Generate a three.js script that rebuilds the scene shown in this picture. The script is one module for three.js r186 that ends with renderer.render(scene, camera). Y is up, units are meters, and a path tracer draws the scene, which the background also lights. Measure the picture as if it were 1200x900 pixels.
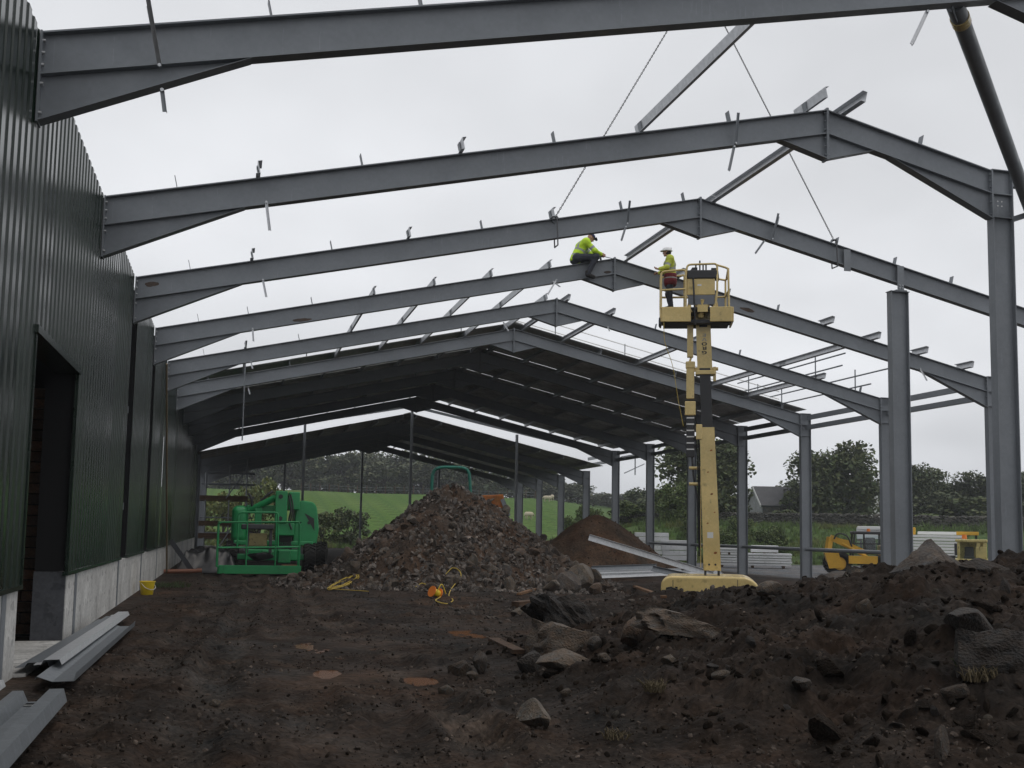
import * as THREE from 'three';
import { mergeGeometries, toCreasedNormals, mergeVertices } from 'three/addons/utils/BufferGeometryUtils.js';
import { ImprovedNoise } from 'three/addons/math/ImprovedNoise.js';
import { RoundedBoxGeometry } from 'three/addons/geometries/RoundedBoxGeometry.js';
import { ConvexGeometry } from 'three/addons/geometries/ConvexGeometry.js';
import { FontLoader } from 'three/addons/loaders/FontLoader.js';
import { TextGeometry } from 'three/addons/geometries/TextGeometry.js';

// ---------------------------------------------------------------- camera
const F = 1269.67, YAW = 0.2504, PIT = 0.0967, ROLL = 0.0172, CX = 600, CY = 499.02, EYE = 1.6;
const v3 = (x, y, z) => new THREE.Vector3(x, y, z);
const FW = v3(Math.sin(YAW) * Math.cos(PIT), Math.sin(PIT), -Math.cos(YAW) * Math.cos(PIT));
const R0 = v3(Math.cos(YAW), 0, Math.sin(YAW)), U0 = R0.clone().cross(FW);
const RT = R0.clone().multiplyScalar(Math.cos(ROLL)).addScaledVector(U0, Math.sin(ROLL));
const UP = R0.clone().multiplyScalar(-Math.sin(ROLL)).addScaledVector(U0, Math.cos(ROLL));
const CAM = v3(0, EYE, 0);
const scene = new THREE.Scene();
const camera = new THREE.PerspectiveCamera(2 * Math.atan(450 / F) * 180 / Math.PI, 4 / 3, 0.1, 3000);
camera.position.copy(CAM); camera.up.copy(UP); camera.lookAt(CAM.clone().add(FW));
camera.setViewOffset(1200, 900, 0, 450 - CY, 1200, 900);
camera.updateProjectionMatrix();
// a pixel of the 1200 x 900 photograph gives a direction; the distance comes from a plane or the ground
const ray = (px, py) => FW.clone().addScaledVector(RT, (px - CX) / F).addScaledVector(UP, -(py - CY) / F);
const atD = (px, py, d) => CAM.clone().addScaledVector(ray(px, py), d);
const onZ = (px, py, z) => { const r = ray(px, py); return CAM.clone().addScaledVector(r, z / r.z); };
const onX = (px, py, x) => { const r = ray(px, py); return CAM.clone().addScaledVector(r, x / r.x); };

// ---------------------------------------------------------------- sky, sun, exposure
const noise = new ImprovedNoise(), N = (x, y, z) => noise.noise(x, y, z);
function fbm(x, y, z, o = 4) { let s = 0, a = 0.5, f = 1; for (let i = 0; i < o; i++) { s += a * N(x * f + i * 7.3, y * f + i * 3.1, z * f - i * 5.7); a *= 0.5; f *= 2.03; } return s; }
{
  const w = 1024, h = 512, d = new Float32Array(w * h * 4);
  for (let j = 0; j < h; j++) for (let i = 0; i < w; i++) {
    const th = (j + 0.5) / h * Math.PI - Math.PI / 2, ph = ((i + 0.5) / w - 0.5) * Math.PI * 2;
    const x = Math.cos(th) * Math.cos(ph), y = Math.sin(th), z = Math.cos(th) * Math.sin(ph);
    const e = 0.25 + Math.abs(y);                                  // a cloud deck overhead: features flatten towards the horizon
    const c = fbm(x / e * 0.95 + 49.95, 1.7, z / e * 0.95 + 61.09, 5), c2 = fbm(x / e * 4 + 1, 5, z / e * 4, 3);
    const v = 0.785 * (1 + 0.50 * c + 0.08 * c2) * (1.07 - 0.12 * Math.abs(y));
    const k = (j * w + i) * 4; d[k] = v * 0.965; d[k + 1] = v * 0.985; d[k + 2] = v * 1.025; d[k + 3] = 1;
  }
  const t = new THREE.DataTexture(d, w, h, THREE.RGBAFormat, THREE.FloatType);
  t.mapping = THREE.EquirectangularReflectionMapping; t.magFilter = t.minFilter = THREE.LinearFilter; t.needsUpdate = true;
  scene.background = t; scene.environment = t;
}
const sun = new THREE.DirectionalLight(0xfff6ea, 0.5);
sun.position.set(40, 90, -10); sun.target.position.set(8, 0, -30); sun.castShadow = true; sun.shadow.radius = 40;
Object.assign(sun.shadow.camera, { left: -70, right: 70, top: 70, bottom: -70, near: 1, far: 260 });
sun.shadow.mapSize.set(2048, 2048); scene.add(sun, sun.target);
scene.fog = new THREE.FogExp2(0xd3d7dc, 0.0006);
const renderer = new THREE.WebGLRenderer();
renderer.toneMapping = THREE.LinearToneMapping; renderer.toneMappingExposure = 1.0; renderer.shadowMap.enabled = true;

// ---------------------------------------------------------------- helpers
function rng(s) { return () => { s |= 0; s = s + 0x6D2B79F5 | 0; let t = Math.imul(s ^ s >>> 15, 1 | s); t = t + Math.imul(t ^ t >>> 7, 61 | t) ^ t; return ((t ^ t >>> 14) >>> 0) / 4294967296; }; }
const clamp = (x, a = 0, b = 1) => Math.min(b, Math.max(a, x)), lerp = (a, b, t) => a + (b - a) * t;
const sm = (a, b, x) => { const t = clamp((x - a) / (b - a)); return t * t * (3 - 2 * t); };
const used = new Map();
function numbered(n) { const k = used.get(n) ?? 0; used.set(n, k + 1); return k ? n + '_' + String(k).padStart(3, '0') : n; }
function clean(g) {
  if (g.index) g = g.toNonIndexed();
  for (const k of Object.keys(g.attributes)) if (!['position', 'normal', 'color'].includes(k)) g.deleteAttribute(k);
  if (!g.attributes.normal) g.computeVertexNormals();
  g.groups = []; return g;
}
function boxUV(g) {                                                // texture coordinates in metres, by the way a face points
  const p = g.attributes.position, n = g.attributes.normal, uv = new Float32Array(p.count * 2);
  for (let i = 0; i < p.count; i += 3) {
    let ax = 0, ay = 0, az = 0;
    for (let k = i; k < i + 3; k++) { ax += n.getX(k); ay += n.getY(k); az += n.getZ(k); }
    ax = Math.abs(ax); ay = Math.abs(ay); az = Math.abs(az);
    for (let k = i; k < i + 3; k++) {
      const x = p.getX(k), y = p.getY(k), z = p.getZ(k);
      if (ax >= ay && ax >= az) { uv[2 * k] = z; uv[2 * k + 1] = y; } else if (ay >= az) { uv[2 * k] = x; uv[2 * k + 1] = z; } else { uv[2 * k] = x; uv[2 * k + 1] = y; }
    }
  }
  g.setAttribute('uv', new THREE.BufferAttribute(uv, 2)); return g;
}
function join(list) { const l = [list].flat(9).map(clean); return boxUV(l.length > 1 ? mergeGeometries(l) : l[0]); }
function mesh(name, geos, mat, parent) {
  const m = new THREE.Mesh(geos.isBufferGeometry && geos.attributes.uv && geos.userData.keep ? geos : join(geos), mat);
  m.castShadow = m.receiveShadow = true; m.name = parent ? name : numbered(name); (parent ?? scene).add(m); return m;
}
function inst(name, geo, mat, list, parent, colors) {
  const m = new THREE.InstancedMesh(geo, mat, list.length); list.forEach((x, i) => m.setMatrixAt(i, x));
  if (colors) colors.forEach((c, i) => m.setColorAt(i, c));
  m.castShadow = m.receiveShadow = true; m.name = parent ? name : numbered(name); (parent ?? scene).add(m); return m;
}
function keep(g) { g = join(g); g.userData.keep = true; return g; }
function thing(name, label, category, pos = [0, 0, 0], rot = 0, group) {
  const o = new THREE.Group(); o.name = numbered(name); o.position.set(...pos); o.rotation.y = rot; scene.add(o);
  return tag(o, label, category, group);
}
function tag(o, label, category, group, kind) { o.userData.label = label; if (category) o.userData.category = category; if (group) o.userData.group = group; if (kind) o.userData.kind = kind; return o; }
function structure(o) { o.userData.kind = 'structure'; return o; }
function copyOf(o, label) { const c = o.clone(); c.name = numbered(o.name.replace(/_\d\d\d$/, '')); c.userData = { ...o.userData }; if (label) c.userData.label = label; scene.add(c); return c; }
const box = (x0, x1, y0, y1, z0, z1) => new THREE.BoxGeometry(x1 - x0, y1 - y0, z1 - z0).translate((x0 + x1) / 2, (y0 + y1) / 2, (z0 + z1) / 2);
const rbox = (x0, x1, y0, y1, z0, z1, r = 0.02, s = 2) => new RoundedBoxGeometry(x1 - x0, y1 - y0, z1 - z0, s, Math.min(r, (x1 - x0) / 2.01, (y1 - y0) / 2.01, (z1 - z0) / 2.01)).translate((x0 + x1) / 2, (y0 + y1) / 2, (z0 + z1) / 2);
function prism(poly, z0, z1) {                                    // an outline in x, y drawn out along z
  const s = new THREE.Shape(poly.map(([x, y]) => new THREE.Vector2(x, y)));
  return new THREE.ExtrudeGeometry(s, { depth: z1 - z0, bevelEnabled: false }).translate(0, 0, z0);
}
function along(g, a, b, up = v3(0, 1, 0)) {                        // a shape drawn along +z from 0 to 1 metre-scaled, laid from a to b
  const d = b.clone().sub(a), z = d.clone().normalize(); let x = up.clone().cross(z); if (x.lengthSq() < 1e-6) x = v3(1, 0, 0).cross(z); x.normalize();
  const y = z.clone().cross(x); return g.applyMatrix4(new THREE.Matrix4().makeBasis(x, y, z).setPosition(a));
}
const bar = (a, b, w, h, up) => { const L = a.distanceTo(b); return along(new THREE.BoxGeometry(w, h, L).translate(0, 0, L / 2), a, b, up); };
const rod = (a, b, r, seg = 8, r2 = r) => { const L = a.distanceTo(b); return along(new THREE.CylinderGeometry(r2, r, L, seg).rotateX(Math.PI / 2).translate(0, 0, L / 2), a, b); };
const tube = (pts, r, n = 24, seg = 6, closed = false) => new THREE.TubeGeometry(new THREE.CatmullRomCurve3(pts, closed), n, r, seg, closed);
function railPath(pts, r, rad = 0.1, seg = 7) {                    // bent pipe with rounded corners
  const c = new THREE.CurvePath();
  let prev = pts[0];
  for (let i = 1; i < pts.length; i++) {
    if (i < pts.length - 1) {
      const a = pts[i].clone().add(pts[i - 1].clone().sub(pts[i]).setLength(Math.min(rad, pts[i].distanceTo(pts[i - 1]) / 2))), b = pts[i].clone().add(pts[i + 1].clone().sub(pts[i]).setLength(Math.min(rad, pts[i].distanceTo(pts[i + 1]) / 2)));
      c.add(new THREE.LineCurve3(prev, a)); c.add(new THREE.QuadraticBezierCurve3(a, pts[i], b)); prev = b;
    } else c.add(new THREE.LineCurve3(prev, pts[i]));
  }
  return new THREE.TubeGeometry(c, pts.length * 10, r, seg, false);
}
const hexBolt = (x, y, z, axis = 'x', r = 0.018, l = 0.03) => { const g = new THREE.CylinderGeometry(r, r, l, 6); if (axis === 'x') g.rotateZ(Math.PI / 2); if (axis === 'z') g.rotateX(Math.PI / 2); return g.translate(x, y, z); };

// ---------------------------------------------------------------- textures and materials
function pnoise(size, cells, oct, seed) {                          // tiling value noise, 0..1
  const out = new Float32Array(size * size); let amp = 0.5, tot = 0, c = cells;
  for (let o = 0; o < oct; o++) {
    const r = rng(seed + o * 131), g = new Float32Array(c * c).map(() => r());
    for (let y = 0; y < size; y++) { const fy = y / size * c, iy = Math.floor(fy), ty = fy - iy, sy = ty * ty * (3 - 2 * ty), a = (iy % c) * c, b = ((iy + 1) % c) * c;
      for (let x = 0; x < size; x++) { const fx = x / size * c, ix = Math.floor(fx), tx = fx - ix, sx = tx * tx * (3 - 2 * tx), p = ix % c, q = (ix + 1) % c;
        out[y * size + x] += amp * lerp(lerp(g[a + p], g[a + q], sx), lerp(g[b + p], g[b + q], sx), sy); } }
    tot += amp; amp *= 0.55; c *= 2;
  }
  for (let i = 0; i < out.length; i++) out[i] /= tot; return out;
}
function dtex(size, metres, fn, srgb = true) {                     // fn(i) -> [r, g, b] 0..255 sRGB values
  const d = new Uint8Array(size * size * 4);
  for (let i = 0; i < size * size; i++) { const c = fn(i, i % size, Math.floor(i / size)); d[4 * i] = clamp(c[0], 0, 255); d[4 * i + 1] = clamp(c[1], 0, 255); d[4 * i + 2] = clamp(c[2], 0, 255); d[4 * i + 3] = 255; }
  const t = new THREE.DataTexture(d, size, size); t.wrapS = t.wrapT = THREE.RepeatWrapping; t.magFilter = THREE.LinearFilter; t.minFilter = THREE.LinearMipmapLinearFilter; t.generateMipmaps = true;
  if (srgb) t.colorSpace = THREE.SRGBColorSpace; t.repeat.set(1 / metres, 1 / metres); t.needsUpdate = true; return t;
}
const nA = pnoise(512, 4, 6, 1), nB = pnoise(512, 16, 5, 2), nC = pnoise(512, 64, 3, 3), nD = pnoise(512, 8, 5, 4);
const grey = (metres, fn, srgb = true) => dtex(512, metres, (i, x, y) => { const v = fn(i, x, y); return [v, v, v]; }, srgb);
const tPaint = grey(2.9, (i, x, y) => 208 + (nA[i] - 0.5) * 26 + (nC[i] - 0.5) * 14 + (nB[(y >> 2) * 512 + ((x * 5) & 511)] > 0.76 && nD[i] > 0.55 ? 14 : 0));
const tPaintR = grey(1.7, (i) => 118 + (nD[i] - 0.5) * 110, false);
const tGalv = grey(1.0, (i) => 205 + (nB[i] - 0.5) * 34 + (nC[i] - 0.5) * 26);
const tConc = grey(2.0, (i) => 205 + (nA[i] - 0.5) * 80 + (nC[i] - 0.5) * 50 - (nB[i] > 0.68 ? 30 : 0));
const tMud = dtex(1024, 3.1, ((a, b, c) => (i) => { const v = 178 + (a[i] - 0.5) * 120 + (c[i] - 0.5) * 120, w = (b[i] - 0.5) * 40; return [v + w, v, v - w * 0.8]; })(pnoise(1024, 6, 7, 11), pnoise(1024, 5, 4, 12), pnoise(1024, 90, 3, 13)));
const tMudB = (() => { const a = pnoise(1024, 24, 6, 14); return dtex(1024, 2.3, (i) => { const v = a[i] * 255; return [v, v, v]; }, false); })();
const tMudR = grey(2.9, (i) => 215 + (nA[i] - 0.5) * 150 + (nC[i] - 0.5) * 40, false);
const tRock = dtex(512, 0.9, (i) => { const v = 195 + (nA[i] - 0.5) * 110 + (nC[i] - 0.5) * 90, w = (nD[i] - 0.5) * 50; return [v + w, v, v - w]; });
const tRockB = grey(0.6, (i) => nB[i] * 255, false);
const tWood = dtex(512, 0.8, (i, x, y) => { const g = nB[(y * 512 + (x >> 4))] + 0.25 * nC[i]; const v = 150 + (g - 0.6) * 160; return [v + 18, v, v - 22]; });
const tDirty = grey(1.3, (i) => 215 + (nA[i] - 0.5) * 70 - (nB[i] > 0.63 ? (nB[i] - 0.63) * 500 : 0) + (nC[i] - 0.5) * 24);
const tSoft = grey(2.6, (i) => 222 + (nA[i] - 0.5) * 46 + (nC[i] - 0.5) * 16 - (nB[i] > 0.70 ? (nB[i] - 0.70) * 260 : 0));
const tDirtR = grey(0.9, (i) => 110 + (nD[i] - 0.5) * 160, false);
const lin = (r, g, b) => new THREE.Color().setRGB(r, g, b);
function M(name, color, rough, o = {}) { const m = new THREE.MeshPhysicalMaterial({ roughness: rough, ...o }); m.color.copy(color); m.name = name; return m; }
const mSteel = M('grey_steel_paint', lin(0.300, 0.324, 0.352), 1, { map: tPaint, roughnessMap: tPaintR });
const mSteelDark = mSteel;
const mGalv = M('galvanised_steel', lin(0.85, 0.87, 0.90), 0.4, { map: tGalv, metalness: 0.3 });
const mGalvDull = M('dull_galvanised_sheet', lin(0.29, 0.315, 0.34), 0.5, { map: tGalv, metalness: 0.3 });
const mBolt = M('bolt_zinc', lin(0.45, 0.46, 0.47), 0.4, { metalness: 0.8 });
const mGreenClad = M('dark_green_coated_steel', lin(0.012, 0.026, 0.017), 0.25, { map: tSoft, specularIntensity: 1 });
const mClad = [[1, 0.25], [0.86, 0.21], [1.14, 0.30], [0.95, 0.27]].map(([k, q], i) => M('green_sheet_' + 'abcd'[i], lin(0.011 * k, 0.024 * k, 0.016 * k), q, { map: tSoft }));
const mConc = M('concrete', lin(0.78, 0.77, 0.74), 0.85, { map: tConc, bumpMap: tMudB, bumpScale: 0.004 });
const mShadeBlack = M('shade_black', lin(0.016, 0.016, 0.017), 0.9, { specularIntensity: 0.3 });  // near-black colour carries the dark of the doorway and cladding slots
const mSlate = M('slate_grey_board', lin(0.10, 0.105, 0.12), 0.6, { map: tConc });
const mBrick = [lin(0.14, 0.075, 0.05), lin(0.17, 0.095, 0.06), lin(0.11, 0.07, 0.05)].map((c) => M('brick_clay', c, 0.9, { map: tRock }));
const mYellow = M('worn_yellow_paint', lin(0.92, 0.70, 0.29), 0.5, { map: tSoft, roughnessMap: tDirtR });
const mYellowB = M('plant_yellow_paint', lin(0.80, 0.44, 0.03), 0.5, { map: tSoft });
const mCream = M('cream_yellow_cab_paint', lin(0.70, 0.58, 0.22), 0.5, { map: tDirty });
const mGreenP = M('bright_green_paint', lin(0.016, 0.38, 0.115), 0.45, { map: tSoft, clearcoat: 0.3, clearcoatRoughness: 0.3 });
const mRubber = M('black_rubber', lin(0.025, 0.023, 0.021), 0.85, { map: tRock });
const mDark = M('dark_machinery', lin(0.03, 0.03, 0.032), 0.6);
const mGlass = M('cab_glass', lin(0.85, 0.9, 0.9), 0.06, { transmission: 1, thickness: 0 });
const mTeal = M('teal_tube_paint', lin(0.02, 0.24, 0.17), 0.5, { map: tDirty });
const mRust = M('orange_rusty_skip', lin(0.50, 0.17, 0.035), 0.8, { map: tRock });
const mWood = M('sawn_timber', lin(0.36, 0.225, 0.12), 0.8, { map: tWood });
const mWoodDark = M('weathered_timber', lin(0.17, 0.115, 0.08), 0.85, { map: tWood });
const mPlastic = M('black_polythene', lin(0.016, 0.016, 0.018), 0.42);
const mBucket = M('yellow_bucket_plastic', lin(0.75, 0.55, 0.03), 0.4);
const mCable = M('yellow_cable', lin(0.50, 0.36, 0.06), 0.7);
const mOrange = M('orange_plastic', lin(0.75, 0.20, 0.02), 0.45);
const mWhiteWrap = M('white_sheet_pack', lin(0.95, 0.96, 0.97), 0.5, { map: tSoft });
const mWhite = M('white_paint', lin(0.72, 0.72, 0.70), 0.6);
const mRoof = M('fibre_cement_roof_sheet', lin(0.95, 0.95, 0.92), 0.85, { map: tConc });
const mWire = M('steel_wire_rope', lin(0.10, 0.10, 0.105), 0.5, { metalness: 0.5 });
// ---------------------------------------------------------------- terrain
const hash = (i, j, k) => { let h = Math.imul(i, 374761393) + Math.imul(j, 668265263) + Math.imul(k, 1274126177) | 0; h = Math.imul(h ^ h >>> 13, 1274126177); return ((h ^ h >>> 16) >>> 0) / 4294967296; };
function lumps(x, z, s, k) {                                       // rounded lumps of about s metres
  x /= s; z /= s; const ix = Math.floor(x), iz = Math.floor(z); let m = 0;
  for (let i = -1; i <= 1; i++) for (let j = -1; j <= 1; j++) { const a = ix + i, b = iz + j, r = 0.25 + 0.5 * hash(a, b, k + 2), q = 1 - ((x - a - hash(a, b, k)) ** 2 + (z - b - hash(a, b, k + 1)) ** 2) / (r * r); if (q > 0) m = Math.max(m, r * Math.sqrt(q)); }
  return m * s;
}
const Z = (i) => -(11.718 + 5.785 * (i - 1)) + (i === 3 ? 0.15 : 0);   // frame lines along the building
const XL = -2.116, XA = 10.396, XR = 22.81, YE = 6.65, YA = 9.49, SL = (YA - YE) / (XA - XL), ANG = Math.atan(SL);
const puddles = [[1.51, -15.1, 0.42, 0.70], [1.11, -12.37, 0.17, 0.36], [2.05, -11.7, 0.16, 0.36], [3.65, -16.91, 0.27, 0.55], [1.05, -15.0, 0.2, 0.4]];
function hill(x, z) {
  const d = x * Math.sin(YAW) - z * Math.cos(YAW), a = z < -1 ? x / -z : (x > 0 ? 9 : -9), w = sm(0.27, 0.40, a);
  const left = 8.3 * sm(98, 190, d) + 0.02 * Math.max(0, d - 190) - 0.4 * sm(86, 96, d), right = 2.6 * sm(74, 93, d) + 1.2 * sm(95, 170, d) + 7 * sm(160, 330, d);
  return lerp(left, right, w) * sm(60, 90, d) + (d > 80 ? fbm(x * 0.03, 2, z * 0.03, 3) * 1.2 * sm(80, 150, d) : 0);
}
function groundH(x, z) {
  let h = hill(x, z) - 0.22 * sm(14, 22, x);
  const pit = Math.hypot((x - 12.6) / 3.4, (z + 28.4) / 3.2); h -= 0.74 * (1 - sm(0.55, 1, pit));
  return h;
}
const RUTS = [[0.35, 0.9], [2.05, 1], [1.15, 0.55], [-0.55, 0.6]], rutX = (c, z) => c + 0.35 * Math.sin(z * 0.16 + c) - 0.0045 * Math.max(0, z + 17) ** 2;
function mudRelief(x, z) {
  const near = 1 - sm(34, 60, -z);
  let h = fbm(x * 0.45, 0.3, z * 0.45, 3) * 0.16 + fbm(x * 2.3, 1.3, z * 2.3, 4) * 0.075 + fbm(x * 9, 2.3, z * 9, 3) * 0.028;
  for (const [c, amp] of RUTS) {            // ruts with lug prints
    const off = x - rutX(c, z), q = Math.abs(off) / 0.28;
    if (q < 1.6) {
      const wob = 0.7 + 0.7 * N(z * 0.4, c, 3.3), lug = Math.sin((z + Math.abs(off) * 1.1) * 2 * Math.PI / 0.21);
      h = h * (1 - 0.55 * (1 - sm(0.7, 1.1, q))) + amp * wob * (-0.085 * (1 - sm(0.5, 1.0, q)) + 0.06 * (1 - sm(0, 0.5, Math.abs(q - 1.2))) + (q < 1 ? 0.024 * lug : 0));
    }
  }
  if (z > -24) h += sm(-0.12, 0.2, N(x * 0.7, 5, z * 0.7)) * (lumps(x, z, 0.26, 11) * 0.22 + lumps(x, z, 0.15, 12) * 0.28);
  h *= near * sm(-2.1, -1.5, x);
  for (const [px, pz, rx, rz] of puddles) { const q = Math.hypot((x - px) / rx, (z - pz) / rz) + 1.0 * N(x * 2.6, 4, z * 1.5) + 0.5 * N(x * 8, 5, z * 5), e = Math.hypot(Math.max(0, Math.abs(x - px) - rx), Math.max(0, Math.abs(z - pz) - rz)); if (e < 1.1) h = lerp(-0.040 + h * 0.10, lerp(h * 0.16 - 0.008, h, sm(0.3, 1.1, e)), sm(0.55, 1.3, q)); }
  return h;
}
const G = (x, z) => groundH(x, z) + (z > -62 && x < 24 ? mudRelief(x, z) : 0);
function lines(a, b, step, lo, hi, grow) {                         // fine between a and b, growing outside
  const out = []; for (let x = a; x <= b + 1e-6; x += step) out.push(x);
  let s = step; for (let x = a; x > lo;) { s *= grow; x -= s; out.unshift(Math.max(x, lo)); }
  s = step; for (let x = out[out.length - 1]; x < hi;) { s *= grow; x += s; out.push(Math.min(x, hi)); }
  return out;
}
function gridGeo(xs, zs, hf, cf) {
  const nx = xs.length, nz = zs.length, P = new Float32Array(nx * nz * 3), C = cf && new Float32Array(nx * nz * 3), U = new Float32Array(nx * nz * 2), I = [];
  for (let j = 0; j < nz; j++) for (let i = 0; i < nx; i++) {
    const k = j * nx + i, x = xs[i], z = zs[j], y = hf(x, z); P.set([x, y, z], 3 * k); U.set([x, z], 2 * k); if (cf) C.set(cf(x, z, y), 3 * k);
    if (i < nx - 1 && j < nz - 1) I.push(k, k + nx, k + 1, k + 1, k + nx, k + nx + 1);
  }
  const g = new THREE.BufferGeometry(); g.setAttribute('position', new THREE.BufferAttribute(P, 3)); g.setAttribute('uv', new THREE.BufferAttribute(U, 2));
  if (cf) g.setAttribute('color', new THREE.BufferAttribute(C, 3)); g.setIndex(I); g.computeVertexNormals(); g.userData.keep = true; return g;
}
const MUD = [0.066, 0.047, 0.036], GRASS = [0.15, 0.29, 0.045], ROUGH = [0.15, 0.24, 0.07], YARD = [0.30, 0.30, 0.31];
const mix3 = (a, b, t) => [lerp(a[0], b[0], t), lerp(a[1], b[1], t), lerp(a[2], b[2], t)];
function soilTone(x, z) {
  const n = fbm(x * 0.7 + 3, 4, z * 0.7, 4), r = fbm(x * 0.35 + 9, 8, z * 0.35, 3);
  let c = mix3(MUD, [0.096, 0.071, 0.055], sm(0.0, 0.35, n)); c = mix3(c, [0.130, 0.076, 0.046], 0.55 * sm(0.10, 0.34, r));
  c = mix3(c, [0.052, 0.040, 0.032], 0.8 * sm(0.06, 0.3, -n));
  if (z > -40) for (const [k, w] of RUTS) c = mix3(c, [0.135, 0.108, 0.088], 0.75 * w * (1 - sm(0.18, 0.34, Math.abs(x - rutX(k, z)))) * sm(-0.15, 0.25, N(x * 1.5, 2, z * 0.5)));   // paler compacted clay in the wheel tracks
  return c;
}
const mGround = M('ground_soil', lin(1, 1, 1), 1, { vertexColors: true, map: tMud, bumpMap: tMudB, bumpScale: 0.035, roughnessMap: tMudR, specularIntensity: 0.22 });
{
  const xs = lines(-2.3, 9, 0.05, -420, 620, 1.06), zs = lines(-30, -4.5, 0.06, -900, 60, 1.06);
  const col = (x, z) => {
    const d = x * Math.sin(YAW) - z * Math.cos(YAW), a = z < -1 ? x / -z : (x > 0 ? 9 : -9), w = sm(0.27, 0.40, a), n = fbm(x * 0.15, 1, z * 0.15, 3);
    let c = soilTone(x, z);
    c = mix3(c, YARD, sm(23.4, 24.6, x + n * 1.2) * (1 - sm(66, 70, d)));
    c = mix3(c, ROUGH, lerp(sm(93, 97, d), sm(68, 71, d + n * 5), w));
    c = mix3(c, mix3(GRASS, [0.21, 0.34, 0.075], sm(0, 0.3, n)), lerp(sm(112, 122, d + n * 10), sm(70, 75, d + n * 4) * sm(-0.05, 0.2, fbm(x * 0.08, 6, z * 0.08, 2)), w));
    return c;
  };
  const m = mesh('ground', gridGeo(xs, zs, G, col), mGround); structure(m);
}
// heaps: height above the ground around them
const heaps = [];
function ridge(x, z, pts) {                                        // distance to a crest line with its own height and half width
  let best = -9;
  for (let i = 0; i < pts.length - 1; i++) {
    const [ax, az, ah, ar] = pts[i], [bx, bz, bh, br] = pts[i + 1], dx = bx - ax, dz = bz - az, t = clamp(((x - ax) * dx + (z - az) * dz) / (dx * dx + dz * dz));
    const q = Math.hypot(x - ax - dx * t, z - az - dz * t), h = lerp(ah, bh, t), r = lerp(ar, br, t), s = 1 - q / r;
    best = Math.max(best, s > 0 ? h * (s * s * (3 - 2 * s) * 0.45 + s * 0.55) : s * 0.4);
  }
  return best;
}
function soilHeap(name, label, pts, rough, res, bounds, mat, tone, spur) {
  const [x0, x1, z0, z1] = bounds, f = (x, z) => {
    const h = Math.max(ridge(x, z, pts), spur ? ridge(x, z, spur) : -9); const k = sm(-0.05, 0.35, h);
    return h + k * rough * (fbm(x * 0.8 + 5, 3, z * 0.8, 3) * 0.55 + fbm(x * 2.6, 7, z * 2.6, 4) * 0.30 + Math.abs(fbm(x * 5.5, 9, z * 5.5, 3)) * 0.22 + fbm(x * 15, 4, z * 15, 2) * 0.07 + (res < 0.08 ? lumps(x, z, 0.55, 1) * 0.42 + lumps(x, z, 0.27, 4) * 0.45 + lumps(x, z, 0.14, 7) * 0.45 : 0));
  };
  heaps.push((x, z) => (x > x0 && x < x1 && z > z0 && z < z1 ? groundH(x, z) + f(x, z) : -99));
  const xs = [], zs = []; for (let x = x0; x <= x1; x += res) xs.push(x); for (let z = z0; z <= z1; z += res) zs.push(z);
  const m = mesh(name, gridGeo(xs, zs, (x, z) => groundH(x, z) + f(x, z) - 0.03, tone), mat); tag(m, label, 'soil heap'); return m;
}
const H = (x, z) => { let h = G(x, z); for (const f of heaps) h = Math.max(h, f(x, z) - 0.03); return h; };
function hit(px, py) {                                             // where the line of sight meets the ground or a heap
  const r = ray(px, py); let d = 3;
  for (; d < 90; d += 0.05) { const p = CAM.clone().addScaledVector(r, d); if (p.y < H(p.x, p.z)) break; }
  return { p: CAM.clone().addScaledVector(r, d), d };
}
const darkSoil = (x, z) => { const n = fbm(x * 1.1 + 3, 4, z * 1.1, 4); return mix3(mix3([0.046, 0.033, 0.025], [0.068, 0.048, 0.036], sm(-0.05, 0.3, n)), [0.034, 0.026, 0.020], sm(0.1, 0.35, -n)); };
const brownSoil = (x, z) => mix3([0.110, 0.068, 0.044], [0.150, 0.094, 0.060], sm(-0.2, 0.25, fbm(x * 1.1, 2, z * 1.1, 4)));
soilHeap('soil_heap', 'big dark soil heap with boulders along its top', [[5.0, -13.6, 0.30, 2.6], [6.5, -13.0, 0.80, 3.6], [7.7, -12.2, 1.06, 4.8], [8.5, -10.9, 1.34, 5.6], [10.2, -9.6, 1.34, 6.0], [14.5, -8.6, 1.3, 6.0]], 0.55, 0.036, [1.4, 13.6, -17.5, -3.0], mGround, darkSoil, [[3.9, -10.5, 0.30, 1.7], [5.4, -9.2, 0.72, 2.9], [7.6, -8.0, 1.12, 4.2], [10, -7, 1.2, 4.6]]);
soilHeap('soil_bank', 'low bank of dark soil in front of the yellow boom lift', [[6.2, -19.0, 0.20, 2.0], [8.4, -20.5, 0.34, 2.4], [10.6, -21.2, 0.42, 2.6], [12.6, -20.6, 0.62, 2.8], [14.6, -19.2, 0.85, 3.0], [18, -18, 0.9, 3]], 0.4, 0.07, [4, 20, -25.5, -14.8], mGround, darkSoil);
const rubbleRidge = [[6.3, -32.3, 2.78, 4.7], [6.6, -33.0, 2.72, 4.8]];
const rubble = thing('rubble_heap', 'tall cone of broken stone rubble between the two boom lifts', 'rubble heap', [0, 0, 0]);
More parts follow.
